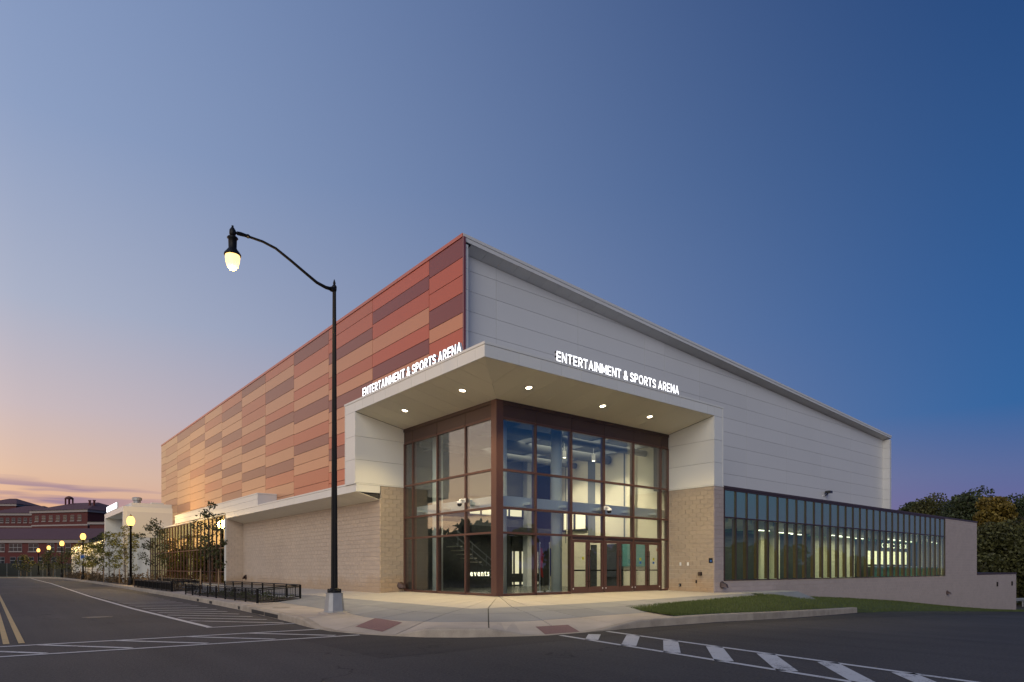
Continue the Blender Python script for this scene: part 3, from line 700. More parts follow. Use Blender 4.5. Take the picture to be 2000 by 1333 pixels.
for (x, y) in ((-1.3,4.62),(-1.22,.51),(.48,-1.31),(4.52,-1.22),(7.5,-1.23)):
    t = (-y/D if (x > 0 or -y/D > -x/DL) else -x/DL); z = zs(max(0, t)); sl = .47/D
    dl = MB().lathe([(.13,.02),(.15,-.004),(.15,-.012),(.118,-.014),(.112,.0)], (0,0,0), 20).build('downlight', 'white_panel', CA, True); dl.location = (x, y, z)
    e = MB().lathe([(.112,-.011),(.112,-.006)], (0,0,0), 20).build('lamp_lens', 'downlight', dl)
    rot = Vector((0, sl, 1)) if (x > 0 or -y/D > -x/DL) else Vector((sl, 0, 1)); dl.rotation_euler = rot.to_track_quat('Z','Y').to_euler()
    L = light('downlight_lamp', 'SPOT', (0,0,-.05), 1050, (1.0,.76,.36), dl, spot_size=R(112), spot_blend=1.0, shadow_soft_size=.1)

# ---- corner curtain wall
CW = part('curtain_wall', AR)
rowz = [.09,2.42,3.37,4.82,6.78]
MB().box(-.06,.27,-.06,.27,0,7.45).build('corner_post', 'bronze', CW)
xm = [.27,1.95,3.92,5.91,7.86,9.82,XE-.03]; ym = [.27,2.02,4.12,6.16,YE-.03]
mw = .035
for x in xm[1:]: box('mullion', x-mw, x+mw, -.05, .17, .085, 6.78, 'bronze', CW)
for y in ym[1:]: box('mullion', -.05, .17, y-mw, y+mw, .085, 6.78, 'bronze', CW)
for x0, x1 in zip(xm[:-1], xm[1:]):
    a, b = x0+(mw if x0 != .27 else 0), x1-mw
    for i, z in enumerate(rowz):
        if i == 0: box('transom', a, b, -.045, .15, 0, .085, 'bronze', CW) if not (3.9 <= x0 < 9.8) else None
        else: box('transom', a+.001, b-.001, -.046, .15, z-.04, z+.04, 'bronze', CW)
    box('header_panel', x0+.01, x1-.01, -.035, .05, 6.83, 7.3, 'bronze_dark', CW)
    for z0, z1 in zip(rowz[:-1], rowz[1:]):
        if z0 < .5 and 3.9 <= x0 < 9.8: continue
        box('pane', a, b, .0, .024, z0+.04, z1-.04, 'glass_lobby', CW)
for y0, y1 in zip(ym[:-1], ym[1:]):
    a, b = y0+(mw if y0 != .27 else 0), y1-mw
    for i, z in enumerate(rowz):
        if i == 0: box('transom', -.045, .15, a, b, 0, .085, 'bronze', CW)
        else: box('transom', -.046, .15, a+.001, b-.001, z-.04, z+.04, 'bronze', CW)
    box('header_panel', -.035, .05, y0+.01, y1-.01, 6.83, 7.3, 'bronze_dark', CW)
    for z0, z1 in zip(rowz[:-1], rowz[1:]): box('pane', .0, .024, a, b, z0+.04, z1-.04, 'glass_lobby', CW)
m = MB(); m.box(.27, XE, -.06, .3, 7.31, 7.452); m.box(-.06, .3, .27, YE, 7.31, 7.452); m.box(.3, XE, .06, .1, 6.8, 7.31); m.box(.06,.1,.3,YE,6.8,7.31); m.build('header', 'bronze_dark', CW)
# doors: three pairs
for (xa, xb) in ((3.92,5.91),(5.91,7.86),(7.86,9.82)):
    box('door_head', xa+mw, xb-mw, -.02, .1, 2.27, 2.375, 'bronze_dark', CW)
    xc = (xa+xb)/2
    for s, (a, b) in enumerate(((xa+mw+.02, xc-.006), (xc+.006, xb-mw-.02))):
        dr = part('entrance_door', AR)
        m = MB(); m.box(a, a+.11, -.02, .035, .02, 2.26); m.box(b-.11, b, -.02, .035, .02, 2.26); m.box(a+.11, b-.11, -.02, .035, .02, .28); m.box(a+.11, b-.11, -.02, .035, 2.15, 2.26)
        m.build('door_frame', 'bronze', dr)
        box('pane', a+.11, b-.11, .0, .02, .28, 2.15, 'glass_lobby', dr)
        box('push_bar', a+.11, b-.11, .04, .09, .94, 1.0, 'plastic_black', dr)
        hx = b-.055 if s == 0 else a+.055
        m = MB().tube([(hx,-.09,.25),(hx,-.09,1.85)], .016, 8); m.tube([(hx,-.09,.5),(hx,-.02,.5)], .01, 6); m.tube([(hx,-.09,1.6),(hx,-.02,1.6)], .01, 6); m.build('pull_handle', 'plastic_black', dr, True)
        kx = a+.05 if s == 0 else b-.05
        MB().tube([(kx,-.035,.2),(kx,-.018,.2)], .028, 10).build('door_stop', 'plastic_white', dr)
for (x, c) in ((8.35,'sticker_yellow'),(9.3,'sticker_yellow'),(4.62,'sticker_yellow')):
    box('door_sticker', x-.06, x+.06, -.008, -.002, 1.42, 1.54, c, CW)
    if x > 5: box('door_sticker', x-.06, x+.06, -.008, -.002, 1.27, 1.36, 'sticker_blue', CW)
# ---- lobby
LB = part('lobby', AR)
box('lobby_floor', .3, 14, .3, 12, -.05, .01, 'int_floor', LB)
box('lobby_ceiling', .3, 12, .3, 12, 7.25, 7.3, 'int_grey', LB)
box('side_wall', 11.0, 11.1, .2, 9.0, .01, 7.25, 'int_cream', LB)
box('back_wall', .0, 5.4, 9.5, 9.6, 2.9, 7.25, 'int_dark', LB); box('back_wall', 5.41, 9.6, 9.5, 9.6, 2.9, 7.25, 'int_grey', LB)  # left part painted darker so the lobby looks dim behind the corner glass
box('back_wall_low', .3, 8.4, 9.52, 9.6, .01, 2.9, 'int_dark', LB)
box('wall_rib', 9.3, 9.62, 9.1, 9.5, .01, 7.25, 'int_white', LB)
box('left_end_wall', .0, 1.2, 7.3, 9.5, .01, 7.25, 'int_dark', LB)  # painted dark as well, for dimness behind the street side glass
box('dark_room', 8.0, 12.0, 10.4, 10.5, .01, 3.0, 'int_dark', LB)
for i in range(3): box('lobby_wall_pier', 10.82, 11.0, 2.4+i*2.4, 2.65+i*2.4, .01, 7.25, 'int_cream', LB)
box('balcony_edge', 5.0, 10.9, 8.6, 9.45, 2.95, 3.35, 'int_dark', LB)
for k_, (y_, w_) in enumerate(((3.2,.10),(5.35,.55),(7.6,.10))): box('recess_shade', 10.985, 10.998, y_, y_+w_, 2.5, 7.2, 'int_grey', LB)  # grey strips on the flat wall, painted as the shade of recesses
m = MB(); m.box(10.88,10.98,5.9,8.9,4.35,4.45); m.box(10.88,10.98,5.9,8.9,3.15,3.25)
for y_ in (5.9,6.85,7.85,8.8): m.box(10.89,10.97,y_,y_+.1,3.25,4.35)
m.build('gallery_window_frame', 'int_dark', LB)
for y_ in (6.02,6.97,7.97): box('gallery_window_pane', 10.95, 10.975, y_, y_+.8, 3.28, 4.32, 'lit_panel', LB)
for k_, y_ in enumerate((1.8,4.3,6.8)): MB().tube([(.8,y_,6.85),(10.9,y_,6.85)], .16 if k_ != 1 else .24, 12).build('ceiling_duct', 'int_grey', LB, True)
for x_ in (2.2,5.0,7.8,10.2): box('ceiling_beam', x_-.08, x_+.08, .4, 9.4, 7.0, 7.24, 'int_grey', LB)
# clerestory and inner door screen
m = MB()
for x in (8.45,9.45,10.4,10.95): m.box(x-.05, x+.05, 9.5, 9.6, .01, 2.9)
m.box(8.4, 11, 9.5, 9.6, 2.3, 2.9); m.build('inner_screen_frame', 'int_dark', LB)
for x in (8.75,9.2,9.72,10.15,10.7): box('lit_door_panel', x-.13, x+.13, 9.9, 9.95, .75, 2.05, 'lit_panel', LB); box('lit_door_panel', x-.14, x+.14, 9.9, 9.95, .1, .25, 'lit_panel', LB)
m = MB(); m.box(5.2, 9.3, 9.44, 9.5, 3.9, 4.0); m.box(5.2, 9.3, 9.44, 9.5, 4.9, 5.0)
for x in (5.2,6.2,7.2,8.2,9.25): m.box(x, x+.08, 9.45, 9.49, 4.0, 4.9)
m.build('upper_window_frame', 'int_dark', LB)
for x in (5.32,6.32,7.32,8.32): box('upper_window_pane', x, x+.85, 9.46, 9.48, 4.05, 4.85, 'lit_panel', LB)
for (x, y) in ((.95,.95),(4.35,1.35),(.95,5.6)): MB().lathe([(.24,.01),(.24,7.25)], (x,y,0), 20).build('column', 'int_white', LB, True)
m = MB(); m.box(.6, 10.9, .62, .86, 3.52, 3.92); m.box(.62, .86, .86, 7.2, 3.52, 3.92)
m.build('girder', 'steel_white', LB)
for x in (1.95,3.92,5.91,7.86,9.82): box('girder_bracket', x-.12, x+.12, .18, .62, 3.6, 3.7, 'steel_white', LB)
for y in (2.02,4.12,6.16): box('girder_bracket', .18, .62, y-.12, y+.12, 3.6, 3.7, 'steel_white', LB)
for (x, y) in ((6.6,3.2),(8.4,3.0),(8.6,6.0),(3.0,3.5)):
    p = MB().lathe([(.01,0),(.01,.55)], (x,y,6.7), 6).lathe([(.09,-.32),(.09,0)], (x,y,6.7), 14).build('pendant_lamp', 'int_white', LB)
    MB().lathe([(.075,-.327),(.075,-.321)], (x,y,6.7), 14).build('lamp_lens', 'pendant_light', p)
    L = light('pendant_spot', 'SPOT', (x,y,6.35), 620, (1.0,.84,.60), p, spot_size=R(95), spot_blend=.7, shadow_soft_size=.08)
    aim(L, ((.75,.1,-1) if x > 5 else (.1,.5,-1)))
light('lobby_glow', 'AREA', (7.6,4.5,7.2), 240, (1.0,.86,.62), LB, size=6, shape='SQUARE')
box('wall_opening', 10.9, 10.99, 1.7, 3.3, 1.15, 2.35, 'int_teal', LB); box('wall_opening', 10.9, 10.99, 3.32, 5.6, .02, 2.35, 'int_dark', LB); box('display_panel', 10.84, 10.9, 3.7, 5.0, .6, 1.9, 'int_blue', LB)
box('fire_alarm', 10.92, 11.0, .95, 1.1, 1.9, 2.05, 'flag_red', LB)
# stair behind the corner glass
m = MB()
for i in range(9): m.box(3.6+.3*i, 3.92+.3*i, 7.9, 8.9, 2.2-.2*i-.04, 2.2-.2*i)
m.build('stair_treads', 'int_cream', LB)
m = MB()
for dz in (0,.35,.7): m.tube([(3.5,7.85,2.3+dz),(6.4,7.85,.35+dz)], .03, 6)
for i in range(4): m.tube([(3.6+.9*i,7.85,2.2-.6*i),(3.6+.9*i,7.85,3.0-.6*i)], .02, 6)
m.build('stair_railing', 'int_grey', LB)
# flags and notice
FL = thing('flag', 'red flag hanging on a pole inside the glazed lobby', 'flag', (4.05,2.1,0), 0, 'flags in the lobby')
FB = thing('flag', 'blue and red flag hanging on a pole inside the glazed lobby', 'flag', (4.62,2.1,0), 0, 'flags in the lobby')
for F, c in ((FL,'flag_red'),(FB,'flag_blue')):
    MB().lathe([(.16,.01),(.16,.04),(.03,.06),(.014,.08),(.014,2.15),(.03,2.18),(.0,2.25)], (0,0,0), 12).build('pole', 'steel_white', F)
    m = MB(); n = 10
    for i in range(n+1):
        for j in range(5):
            a = j/4; z = 2.0-1.25*i/n; m.v.append((.02+(.13+.04*math.sin(i*.8))*a, .05*math.sin(j*2.3+i*.4), z-.12*a))
    for i in range(n):
        for j in range(4): m.f.append((i*5+j, i*5+j+1, (i+1)*5+j+1, (i+1)*5+j))
    o = m.build('cloth', c, F, True); md = o.modifiers.new('thick', 'SOLIDIFY'); md.thickness = .012
SG = thing('wall_sign', 'cream lit lettering on the dark lobby back wall', 'sign', (0,0,0))
text_letters('events', .30, 1.2, .03, 'lit_sign', SG, (3.95,7.3,.66), (1,0,0))
box('backing_board', 3.85, 5.25, 7.32, 7.36, .55, 1.2, 'int_dark', SG)
for (x, z, t) in ((2.6,2.05,.1),): pass

# ---- concrete block walls
BLK = mesh('block', MB().box(-.5,.5,-.5,.5,-.5,.5).v, BF); BLK.materials.append(MATS['block'])
BW = part('block_wall', AR); nblk = [0]
def blocks(axis, pos, nrm, u0, u1, zlo, zhi, matf='block_field', single=False, cut=None, parent=BW, backing=True):
    """running-bond wall of 0.4 x 0.2 m blocks in the plane axis = pos, facing nrm (+1/-1); u runs along the wall"""
    mb = MB(); row = 0; z = math.floor(zlo/.2)*.2
    while z < zhi-.02:
        zt = min(z+.2, zhi); zb = max(z, zlo); u = math.floor(u0/.4)*.4 - (.2 if row % 2 else 0)
        while u < u1:
            a, b = max(u, u0), min(u+.4, u1); u += .4
            if b-a < .03 or zt-zb < .03: continue
            if cut and cut((a+b)/2, (zb+zt)/2): continue
            aa, bb, z0, z1 = a+.005, b-.005, zb+.005, zt-.005; dpt = .03+random.uniform(0,.002)
            p0, p1 = (pos-.03, pos+dpt-.03) if nrm > 0 else (pos-dpt+.03, pos+.03)
            if single and nblk[0] < 290:
                o = bpy.data.objects.new('block', BLK); COL.objects.link(o); o.parent = parent; nblk[0] += 1
                cu, cp, cz = (aa+bb)/2, (p0+p1)/2, (z0+z1)/2
                if axis == 'X': o.location = (cp, cu, cz); o.scale = (p1-p0, bb-aa, z1-z0)
                else: o.location = (cu, cp, cz); o.scale = (bb-aa, p1-p0, z1-z0)
            elif axis == 'X': mb.box(p0, p1, aa, bb, z0, z1)
            else: mb.box(aa, bb, p0, p1, z0, z1)
        z += .2; row += 1
    if mb.v: o = mb.build('block_field', matf, parent); o['kind'] = 'stuff'
# right-hand portal pier: reveal and front
blocks('X', XE, -1, -D+.035, -.03, -.06, 4.76, single=True)
blocks('Y', YE, -1, -1.215, -.05, -.06, 4.76, single=True)
blocks('Y', -D, -1, XE, 11.15, -.12, 4.76, 'block_grey', single=False)
blocks('X', -1.25, -1, YE, 26.85, -.15, 4.12)
blocks('Y', 26.87, -1, -2.36, -1.26, -.1, 4.45)
blocks('Y', -D, -1, 11.15, 39.8, -2.2, .47, 'block_grey', cut=lambda u, z: z < itp(ZW, u)-.3)
blocks('Y', -D, -1, 39.8, 47.08, -2.9, 4.72, 'block_grey', cut=lambda u, z: z < itp(ZW, u)-.3)
blocks('Y', -D, -1, 47.08, 58.3, -3.3, .52, 'block_grey', cut=lambda u, z: z < itp(ZW, u)-.3)
for q in ((XE+.018, 11.15, -D+.018, .2, -.3, 4.76),(-1.232, -.02, YE+.018, 27, -.3, 4.2),(-2.35,-1.234,26.888,27.4,-.3,4.5),(-1.2, -.02, YE+.019, 8, 4.21, 4.76),
          (11.151, 39.8, -D+.019, -D+.3, -3.2, .46),(39.801, 47.06, -D+.018, -D+.3, -3.6, 4.72),(46.76, 47.055, -D+.301, 12, -3.6, 4.72),(39.9, 46.75, -D+.301, 1.3, 4.5, 4.71),(47.061, 58.28, -D+.019, 9, -4, .5)): box('mortar_bed', *q, 'mortar', BW)
box('wall_coping', 39.7, 47.15, -D-.03, 12.05, 4.725, 4.83, 'bronze_dark', BW); box('wall_coping', 47.15, 58.36, -D-.03, 9.05, .525, .66, 'bronze_dark', BW)
# ---- lower canopy along the street side, glazed wing and its parapet
LC = part('street_canopy', AR); FX = -2.4
y = YE
while y < 26.8:
    y2 = min(26.9, y+(1.05 if y > YE else .98)); box('fascia_panel', FX-.012, FX+.02, y+.004, y2-.004, 4.425, 4.758, 'white_panel', LC)
    MB().prism([(FX+.022, y+.004, 4.43), (-1.256, y+.004, 4.12), (-1.256, y2-.004, 4.12), (FX+.022, y2-.004, 4.43)], (0,0,.02)).build('soffit_panel', 'soffit_panel', LC); y = y2
box('fascia_end', FX+.02, -1.25, YE-.012, YE+.018, 4.43, 4.758, 'white_panel', LC)
box('coping', FX-.03, -1.26, YE+1.04, 26.95, 4.765, 4.84, 'white_panel', LC)
m = MB(); m.prism([(FX+.03, YE+.03, 4.47), (-1.256, YE+.03, 4.16), (-1.256, YE+.03, 4.75), (FX+.03, YE+.03, 4.75)], (0, 19.8, 0)); m.build('canopy_core', 'dark_joint', LC)
for z0, z1 in ((4.845,5.18),(5.19,5.50)):
    y = 20.2
    while y < 42: y2 = min(42, y+5.45); box('parapet_panel', FX, FX+.03, y+.004, y2-.004, z0, z1, 'white_panel', LC); y = y2
box('parapet_end', FX+.03, -1.26, 20.2, 20.23, 4.85, 5.5, 'grey_panel', LC); box('coping', FX-.02, -1.26, 20.18, 42.02, 5.505, 5.57, 'white_panel', LC)
GWg = part('glazed_wing', AR); n = 24; ya, yb = 26.98, 52.6; st = (yb-ya)/n
for i in range(n+1): box('mullion', FX-.04, FX+.012, ya+i*st-.03, ya+i*st+.03, .0, 4.66, 'bronze', GWg)
for i in range(n):
    a, b = ya+i*st+.03, ya+(i+1)*st-.03
    for z0, z1 in ((.05,.79),(.85,2.42),(2.48,4.62)): box('pane', FX+.01, FX+.03, a, b, z0, z1, 'glass_wing', GWg)
for z in (.02,.82,2.45,4.65): box('transom', FX-.035, FX+.008, ya, yb, z-.03, z+.03, 'bronze', GWg)
box('wing_head', FX-.03, -1.2, 26.96, 65, 4.70, 4.762, 'white_panel', GWg); box('wing_roof', FX+.05, -1.16, 42, 65, 4.77, 4.83, 'white_panel', GWg)
box('wing_floor', FX, 3, 26.9, 53, -.1, 0.0, 'int_floor', GWg); box('wing_back', 2.0, 2.1, 26.9, 53, 0, 4.6, 'int_dark', GWg); box('wing_ceiling', FX+.2, 2, 27, 53, 4.5, 4.55, 'int_dark', GWg)
box('end_jamb', FX-.06, FX+.15, 26.88, 26.95, 0, 4.42, 'white_panel', GWg)
for (y, z) in ((35.2,2.3),(35.9,2.35),(33.2,2.05),(28.2,2.6),(29.0,2.5),(28.5,1.9)):
    MB().lathe([(.0,-.08),(.07,-.05),(.08,0),(.05,.06),(.012,.08),(.012,4.5-z)], (.2,y,z), 10).build('pendant_lamp', 'pendant_light', GWg, True)
# white wall beyond the glazed wing, second portal, slotted far wing
FW = part('far_wing', AR)
box('far_wall', FX, -1.2, 52.62, 64, -.2, 4.35, 'white_panel', FW); box('far_fascia', FX-.05, -1.3, 52.62, 64, 4.37, 4.69, 'white_panel', FW)
box('slot_wall_base', FX, -1.2, 64.01, 128, -.2, 1.2, 'white_panel', FW); box('slot_wall_head', FX, -1.2, 64.01, 128, 4.5, 4.95, 'white_panel', FW)
box('slot_dark', FX+.3, FX+.4, 64.01, 128, 1.2, 4.5, 'int_dark', FW)
y = 64.0
while y < 127.5:
    box('slot_pier', FX, FX+.3, y, y+(.75 if random.random() < .75 else 1.5), 1.2, 4.5, 'white_panel', FW); y += 1.25 if random.random() < .8 else 2.0
box('slot_end', FX, 6, 128, 128.2, -.2, 4.95, 'white_panel', FW)
P2 = part('street_portal', AR)
box('portal_head', -5.3, -1.2, 48.62, 60.6, 6.25, 6.72, 'white_panel', P2); box('portal_side', -5.0, -1.2, 48.6, 48.75, 4.86, 6.25, 'grey_panel', P2)
box('portal_side', -5.0, -2.55, 48.6, 48.75, 3.9, 4.86, 'grey_panel', P2)
box('portal_leg', -5.3, -4.95, 48.62, 49.0, -.3, 6.25, 'white_panel', P2); box('portal_leg', -5.3, -2.4, 60.2, 60.6, -.3, 6.25, 'white_panel', P2)
box('portal_parapet', -4.6, -1.26, 48.9, 60, 6.72, 7.1, 'grey_panel', P2); box('portal_parapet', -2.9, -1.9, 49.2, 50, 7.1, 7.25, 'grey_panel', P2)
MB().lathe([(.32,0),(.32,.35),(.42,.37),(.42,.6),(.3,.66)], (-3.9,50.5,7.1), 14).build('roof_vent', 'galv', P2)
SL = thing('illuminated_sign', 'small white lit sign on top of the far street portal', 'sign', (-5.3,51,6.72))
box('lit_face', -.03, .0, 1.3, 7.8, .1, .62, 'sign_light', SL); box('sign_case', .005, .12, 1.25, 7.85, .02, .66, 'letter_return', SL)
# ---- window band on the side street
WB = part('window_band', AR); nP = 30; xa, xb = 11.2, 39.78; st = (xb-xa)/nP
for i in range(nP+1):
    x = xa+i*st; box('mullion', x-.032, x+.032, -D-.02, -D+.055, .5, 4.66, 'bronze_dark', WB)
    box('mullion_fin', x-.03, x+.03, -D+.06, -D+.19, .55, 3.36, 'wood', WB)
for i in range(nP):
    a, b = xa+i*st+.02, xa+(i+1)*st-.02
    box('pane', a, b, -D+.025, -D+.045, .53, 3.37, 'glass_band', WB); box('spandrel_pane', a, b, -D+.025, -D+.045, 3.43, 4.64, 'glass_spandrel', WB)
box('spandrel_backing', xa, xb, -D+.06, -D+.10, 3.44, 4.63, 'spandrel', WB)
for z0, z1 in ((.475,.53),(3.37,3.43),(4.64,4.72)): box('transom', xa, xb, -D-.018, -D+.06, z0, z1, 'bronze_dark', WB)
box('band_head', 11.13, 39.69, -D-.04, .9, 4.725, 4.83, 'bronze_dark', WB)
CO = part('concourse', AR)
box('concourse_floor', 11.2, 47, -D+.35, 1.3, .3, .4, 'int_floor', CO); box('concourse_ceiling', 11.2, 47, -D+.35, 1.3, 3.46, 3.5, 'int_cream', CO)
box('back_wall', 11.2, 27.5, 1.2, 1.3, .4, 3.46, 'int_blue', CO); box('back_wall', 27.5, 33.5, 1.2, 1.3, .4, 3.46, 'int_cream', CO); box('back_wall', 33.5, 47, 1.2, 1.3, .4, 3.46, 'int_dark', CO)
box('end_wall', 11.12, 11.2, -D+.4, 1.2, .4, 3.46, 'int_cream', CO); box('end_wall', 46.9, 47, -D+.4, 1.2, .4, 3.46, 'int_cream', CO)
for x in (20.3,21.8,29.0,31.5,46.0): box('concourse_pier', x, x+.7, .9, 1.2, .4, 3.46, 'int_cream', CO)
for i in range(16): box('ceiling_joist', 12+2.1*i, 12.12+2.1*i, -D+.4, 1.2, 3.2, 3.46, 'int_white', CO)
for i in range(12):
    x = 13.2+2.8*i+(i*37 % 5)*.22; y = (-.2,-1.0,-.55)[i % 3]
    box('linear_lamp', x, x+1.2+.25*(i % 3), y, y+.07, 3.05, 3.1, 'tube_light', CO)
light('concourse_glow', 'AREA', (19,-.5,3.0), 200, (1.0,.82,.55), CO, shape='RECTANGLE', size=14, size_y=1.5)
light('concourse_glow', 'AREA', (36,-.5,3.0), 330, (1.0,.84,.60), CO, shape='RECTANGLE', size=18, size_y=1.5)
for i in range(7): box('menu_board', 35.0+1.25*i, 36.0+1.25*i, 1.1, 1.18, 1.35, 2.35, 'lit_panel', CO)
CT = thing('serving_counter', 'teal fronted counter along the concession stand behind the window band', 'counter', (39,-.2,.4))
box('counter_front', -6, 7, -.03, .03, 0, .75, 'int_teal', CT); box('counter_top', -6.05, 7.05, -.15, .5, .751, .8, 'int_white', CT)
CS = thing('wall_sign', 'cream lit lettering above the concession counter', 'sign', (0,0,0))
text_letters('CONCESSION', .36, 5.3, .03, 'lit_sign', CS, (37.9,1.1,2.62), (1,0,0))
# ---- illuminated lettering on the canopy
SR = thing('illuminated_sign', 'white lit channel letters on the canopy edge before the grey wall', 'sign', (0,0,0))
sign_letters('ENTERTAINMENT & SPORTS ARENA', .38, 7.1, .10, 'sign_light', SR, (.80,-2.36,8.43), (1,0,0))
SF = thing('illuminated_sign', 'white lit channel letters on the canopy edge before the red wall', 'sign', (0,0,0))
sign_letters('ENTERTAINMENT & SPORTS ARENA', .38, 7.45, .10, 'sign_light', SF, (-2.28,6.36,8.43), (0,-1,0))

# ================================================================== STREET LAMPS
PX, PY = -6.62, -.35; pzz = pz(PX, PY)
LP = thing('street_lamp', 'tall black street lamp with curved arm and teardrop lantern on the paved corner', 'street lamp', (PX, PY, pzz))
MB().box(-.36,.36,-.36,.36,-.06,.035).build('plinth', 'concrete_warm', LP)
def oct_(w, z): 
    k = w*.62; return [(w,k,z),(k,w,z),(-k,w,z),(-w,k,z),(-w,-k,z),(-k,-w,z),(k,-w,z),(w,-k,z)]
m = MB(); rings = [(.285,.036),(.285,.06),(.265,.075),(.215,.60),(.222,.61),(.222,.63)]
for w, z in rings: m.v += oct_(w, z)
for i in range(len(rings)-1):
    for k in range(8): m.f.append((i*8+k, i*8+(k+1) % 8, (i+1)*8+(k+1) % 8, (i+1)*8+k))
m.f.append(tuple(range((len(rings)-1)*8, len(rings)*8))); m.build('base', 'galv', LP)
MB().lathe([(.2,.63),(.21,.66),(.2,.70),(.17,.71),(.15,.75),(.115,.77)], n=16).build('collar', 'black_metal', LP)
for k in range(4):
    a = k*math.pi/2+.78; MB().lathe([(.035,.63),(.035,.72),(.02,.75)], (.19*math.cos(a), .19*math.sin(a), 0), 8).build('bolt_cover', 'black_metal', LP)
m = MB(); zt = 10.0-pzz; n = 16
for i, z in enumerate(np.linspace(.75, zt-.22, 8)):
    r0 = .104-.05*i/7
    for k in range(2*n): m.v.append((r0*(1 if k % 2 else .9)*math.cos(math.pi*k/n), r0*(1 if k % 2 else .9)*math.sin(math.pi*k/n), float(z)))
for i in range(7):
    for k in range(2*n): m.f.append((i*2*n+k, i*2*n+(k+1) % (2*n), (i+1)*2*n+(k+1) % (2*n), (i+1)*2*n+k))
m.build('pole', 'black_metal', LP)
MB().lathe([(.055,zt-.3),(.075,zt-.27),(.07,zt-.22),(.05,zt-.19),(.03,zt-.16),(.045,zt-.13),(.03,zt-.08),(.012,zt-.02),(.001,zt)], n=12).build('finial', 'black_metal', LP, True)
zb_ = pzz
arm = [(-6.66,9.67),(-6.9,9.67),(-7.18,9.74),(-7.52,9.92),(-7.98,10.17),(-8.42,10.39),(-8.79,10.47),(-9.32,10.49),(-9.56,10.48)]
MB().tube([(x-PX, 0, z-zb_) for x, z in arm], [.06,.05,.046,.042,.040,.038,.036,.034,.034], 10).build('arm', 'black_metal', LP, True)
MB().tube([(-6.58-PX,0,9.67-zb_),(-6.74-PX,0,9.67-zb_)], [.085,.075], 12).build('arm_clamp', 'black_metal', LP)
MB().tube([(-9.15-PX,0,10.49-zb_),(-9.2-PX,0,10.49-zb_),(-9.25-PX,0,10.49-zb_),(-9.4-PX,0,10.49-zb_),(-9.5-PX,0,10.48-zb_)], [.036,.06,.045,.055,.05], 10).build('arm_fitting', 'black_metal', LP)
lx_, lz = -9.62-PX, 9.40-zb_
MB().lathe([(.001,1.26),(.03,1.25),(.028,1.21),(.05,1.18),(.085,1.12),(.09,1.02),(.07,.97),(.05,.95)], (lx_,0,lz), 14).build('lantern_cap', 'black_metal', LP, True)
ln = MB().lathe([(.05,.95),(.13,.93),(.15,.90),(.115,.87),(.108,.62),(.13,.58),(.19,.50),(.225,.45),(.225,.42),(.19,.41)], (lx_,0,lz), 20).build('lantern', 'black_metal', LP, True)
MB().lathe([(.19,.42),(.195,.36),(.18,.22),(.145,.10),(.085,.03),(.001,.01)], (lx_,0,lz), 20).build('lantern_globe', 'lamp_sodium', LP, True)
light('lantern_light', 'POINT', (lx_,0,lz-.12), 260, (1.0,.62,.22), LP, shadow_soft_size=.2)

def globe_lamp(x, y, label, first=[]):
    z = -.40
    if not first:
        t = thing('globe_lamp', label, 'street lamp', (x, y, z), 0, 'globe lamps along the street')
        MB().lathe([(.24,0),(.24,.08),(.2,.12),(.2,.5),(.15,.62),(.11,.72),(.1,.8)], n=14).build('base', 'black_metal', t)
        MB().lathe([(.1,.8),(.075,4.6),(.1,4.65),(.08,4.75),(.13,4.85),(.17,4.9)], n=12).build('pole', 'black_metal', t, True)
        MB().lathe([(.17,4.9),(.27,5.05),(.31,5.25),(.28,5.45),(.2,5.6),(.1,5.68)], n=16).build('globe', 'lamp_globe', t, True)
        MB().lathe([(.12,5.67),(.1,5.72),(.03,5.76),(.03,5.8),(.001,5.86)], n=10).build('finial', 'black_metal', t, True)
        light('globe_light', 'POINT', (0,0,5.3), 1500, (1.0,.66,.22), t, shadow_soft_size=.4)
        first.append(t); return t
    t = copy_tree(first[0]); t.location = (x, y, z); t['label'] = label; return t
globe_lamp(-5.9, 40.7, 'black globe lamp beside the glazed wing, by the low black fence')
globe_lamp(-5.9, 73.9, 'black globe lamp carrying a small parking sign among young trees')
globe_lamp(-5.9, 102, 'black globe lamp standing before the end of the slotted white wall')
globe_lamp(-5.9, 129, 'black globe lamp in the planting just past the slotted white wall')
globe_lamp(-6.3, 152, 'black globe lamp farthest along the street, before the brick building')
ps = thing('parking_sign', 'small white and blue parking sign on a globe lamp post', 'sign', (-5.9, 73.75, 1.9))
box('plate', -.32, .32, -.03, -.01, 0, .8, 'plastic_white', ps); box('plate_face', -.24, .1, -.036, -.031, .3, .72, 'sticker_blue', ps)
box('bracket', -.04, .04, -.01, .08, .3, .4, 'black_metal', ps)

# ================================================================== LOW FENCES ROUND THE TREE PITS
def fence(runs, label):
    F = thing('low_fence', label, 'fence', (0,0,0)); pk = MB()
    for (p, q) in runs:
        p, q = Vector(p), Vector(q); L = (q-p).length; n = max(1, round(L/1.5))
        def P(t, h): c = p+(q-p)*t; return Vector((c.x, c.y, pz(c.x, c.y)+h))
        for i in range(n+1): a = P(i/n, -.02); box('post', a.x-.028, a.x+.028, a.y-.028, a.y+.028, a.z, a.z+.60, 'black_metal', F)
        for h in (.08,.50,.57):
            MB().tube([P(i/n, h) for i in range(n+1)], .017 if h < .55 else .024, 4).build('rail', 'black_metal', F)
        k = int(L/.115)
        for i in range(1, k): pk.tube([P(i/k, .08), P(i/k, .50)], .0095, 4, False)
    o = pk.build('pickets', 'black_metal', F); o['kind'] = 'stuff'
fence([((-6.72,18.4),(-6.62,7.0)), ((-6.6,6.98),(-4.75,7.3)), ((-4.75,7.35),(-4.75,18.4))], 'low black picket fence round the tree pit, nearer the tall street lamp')
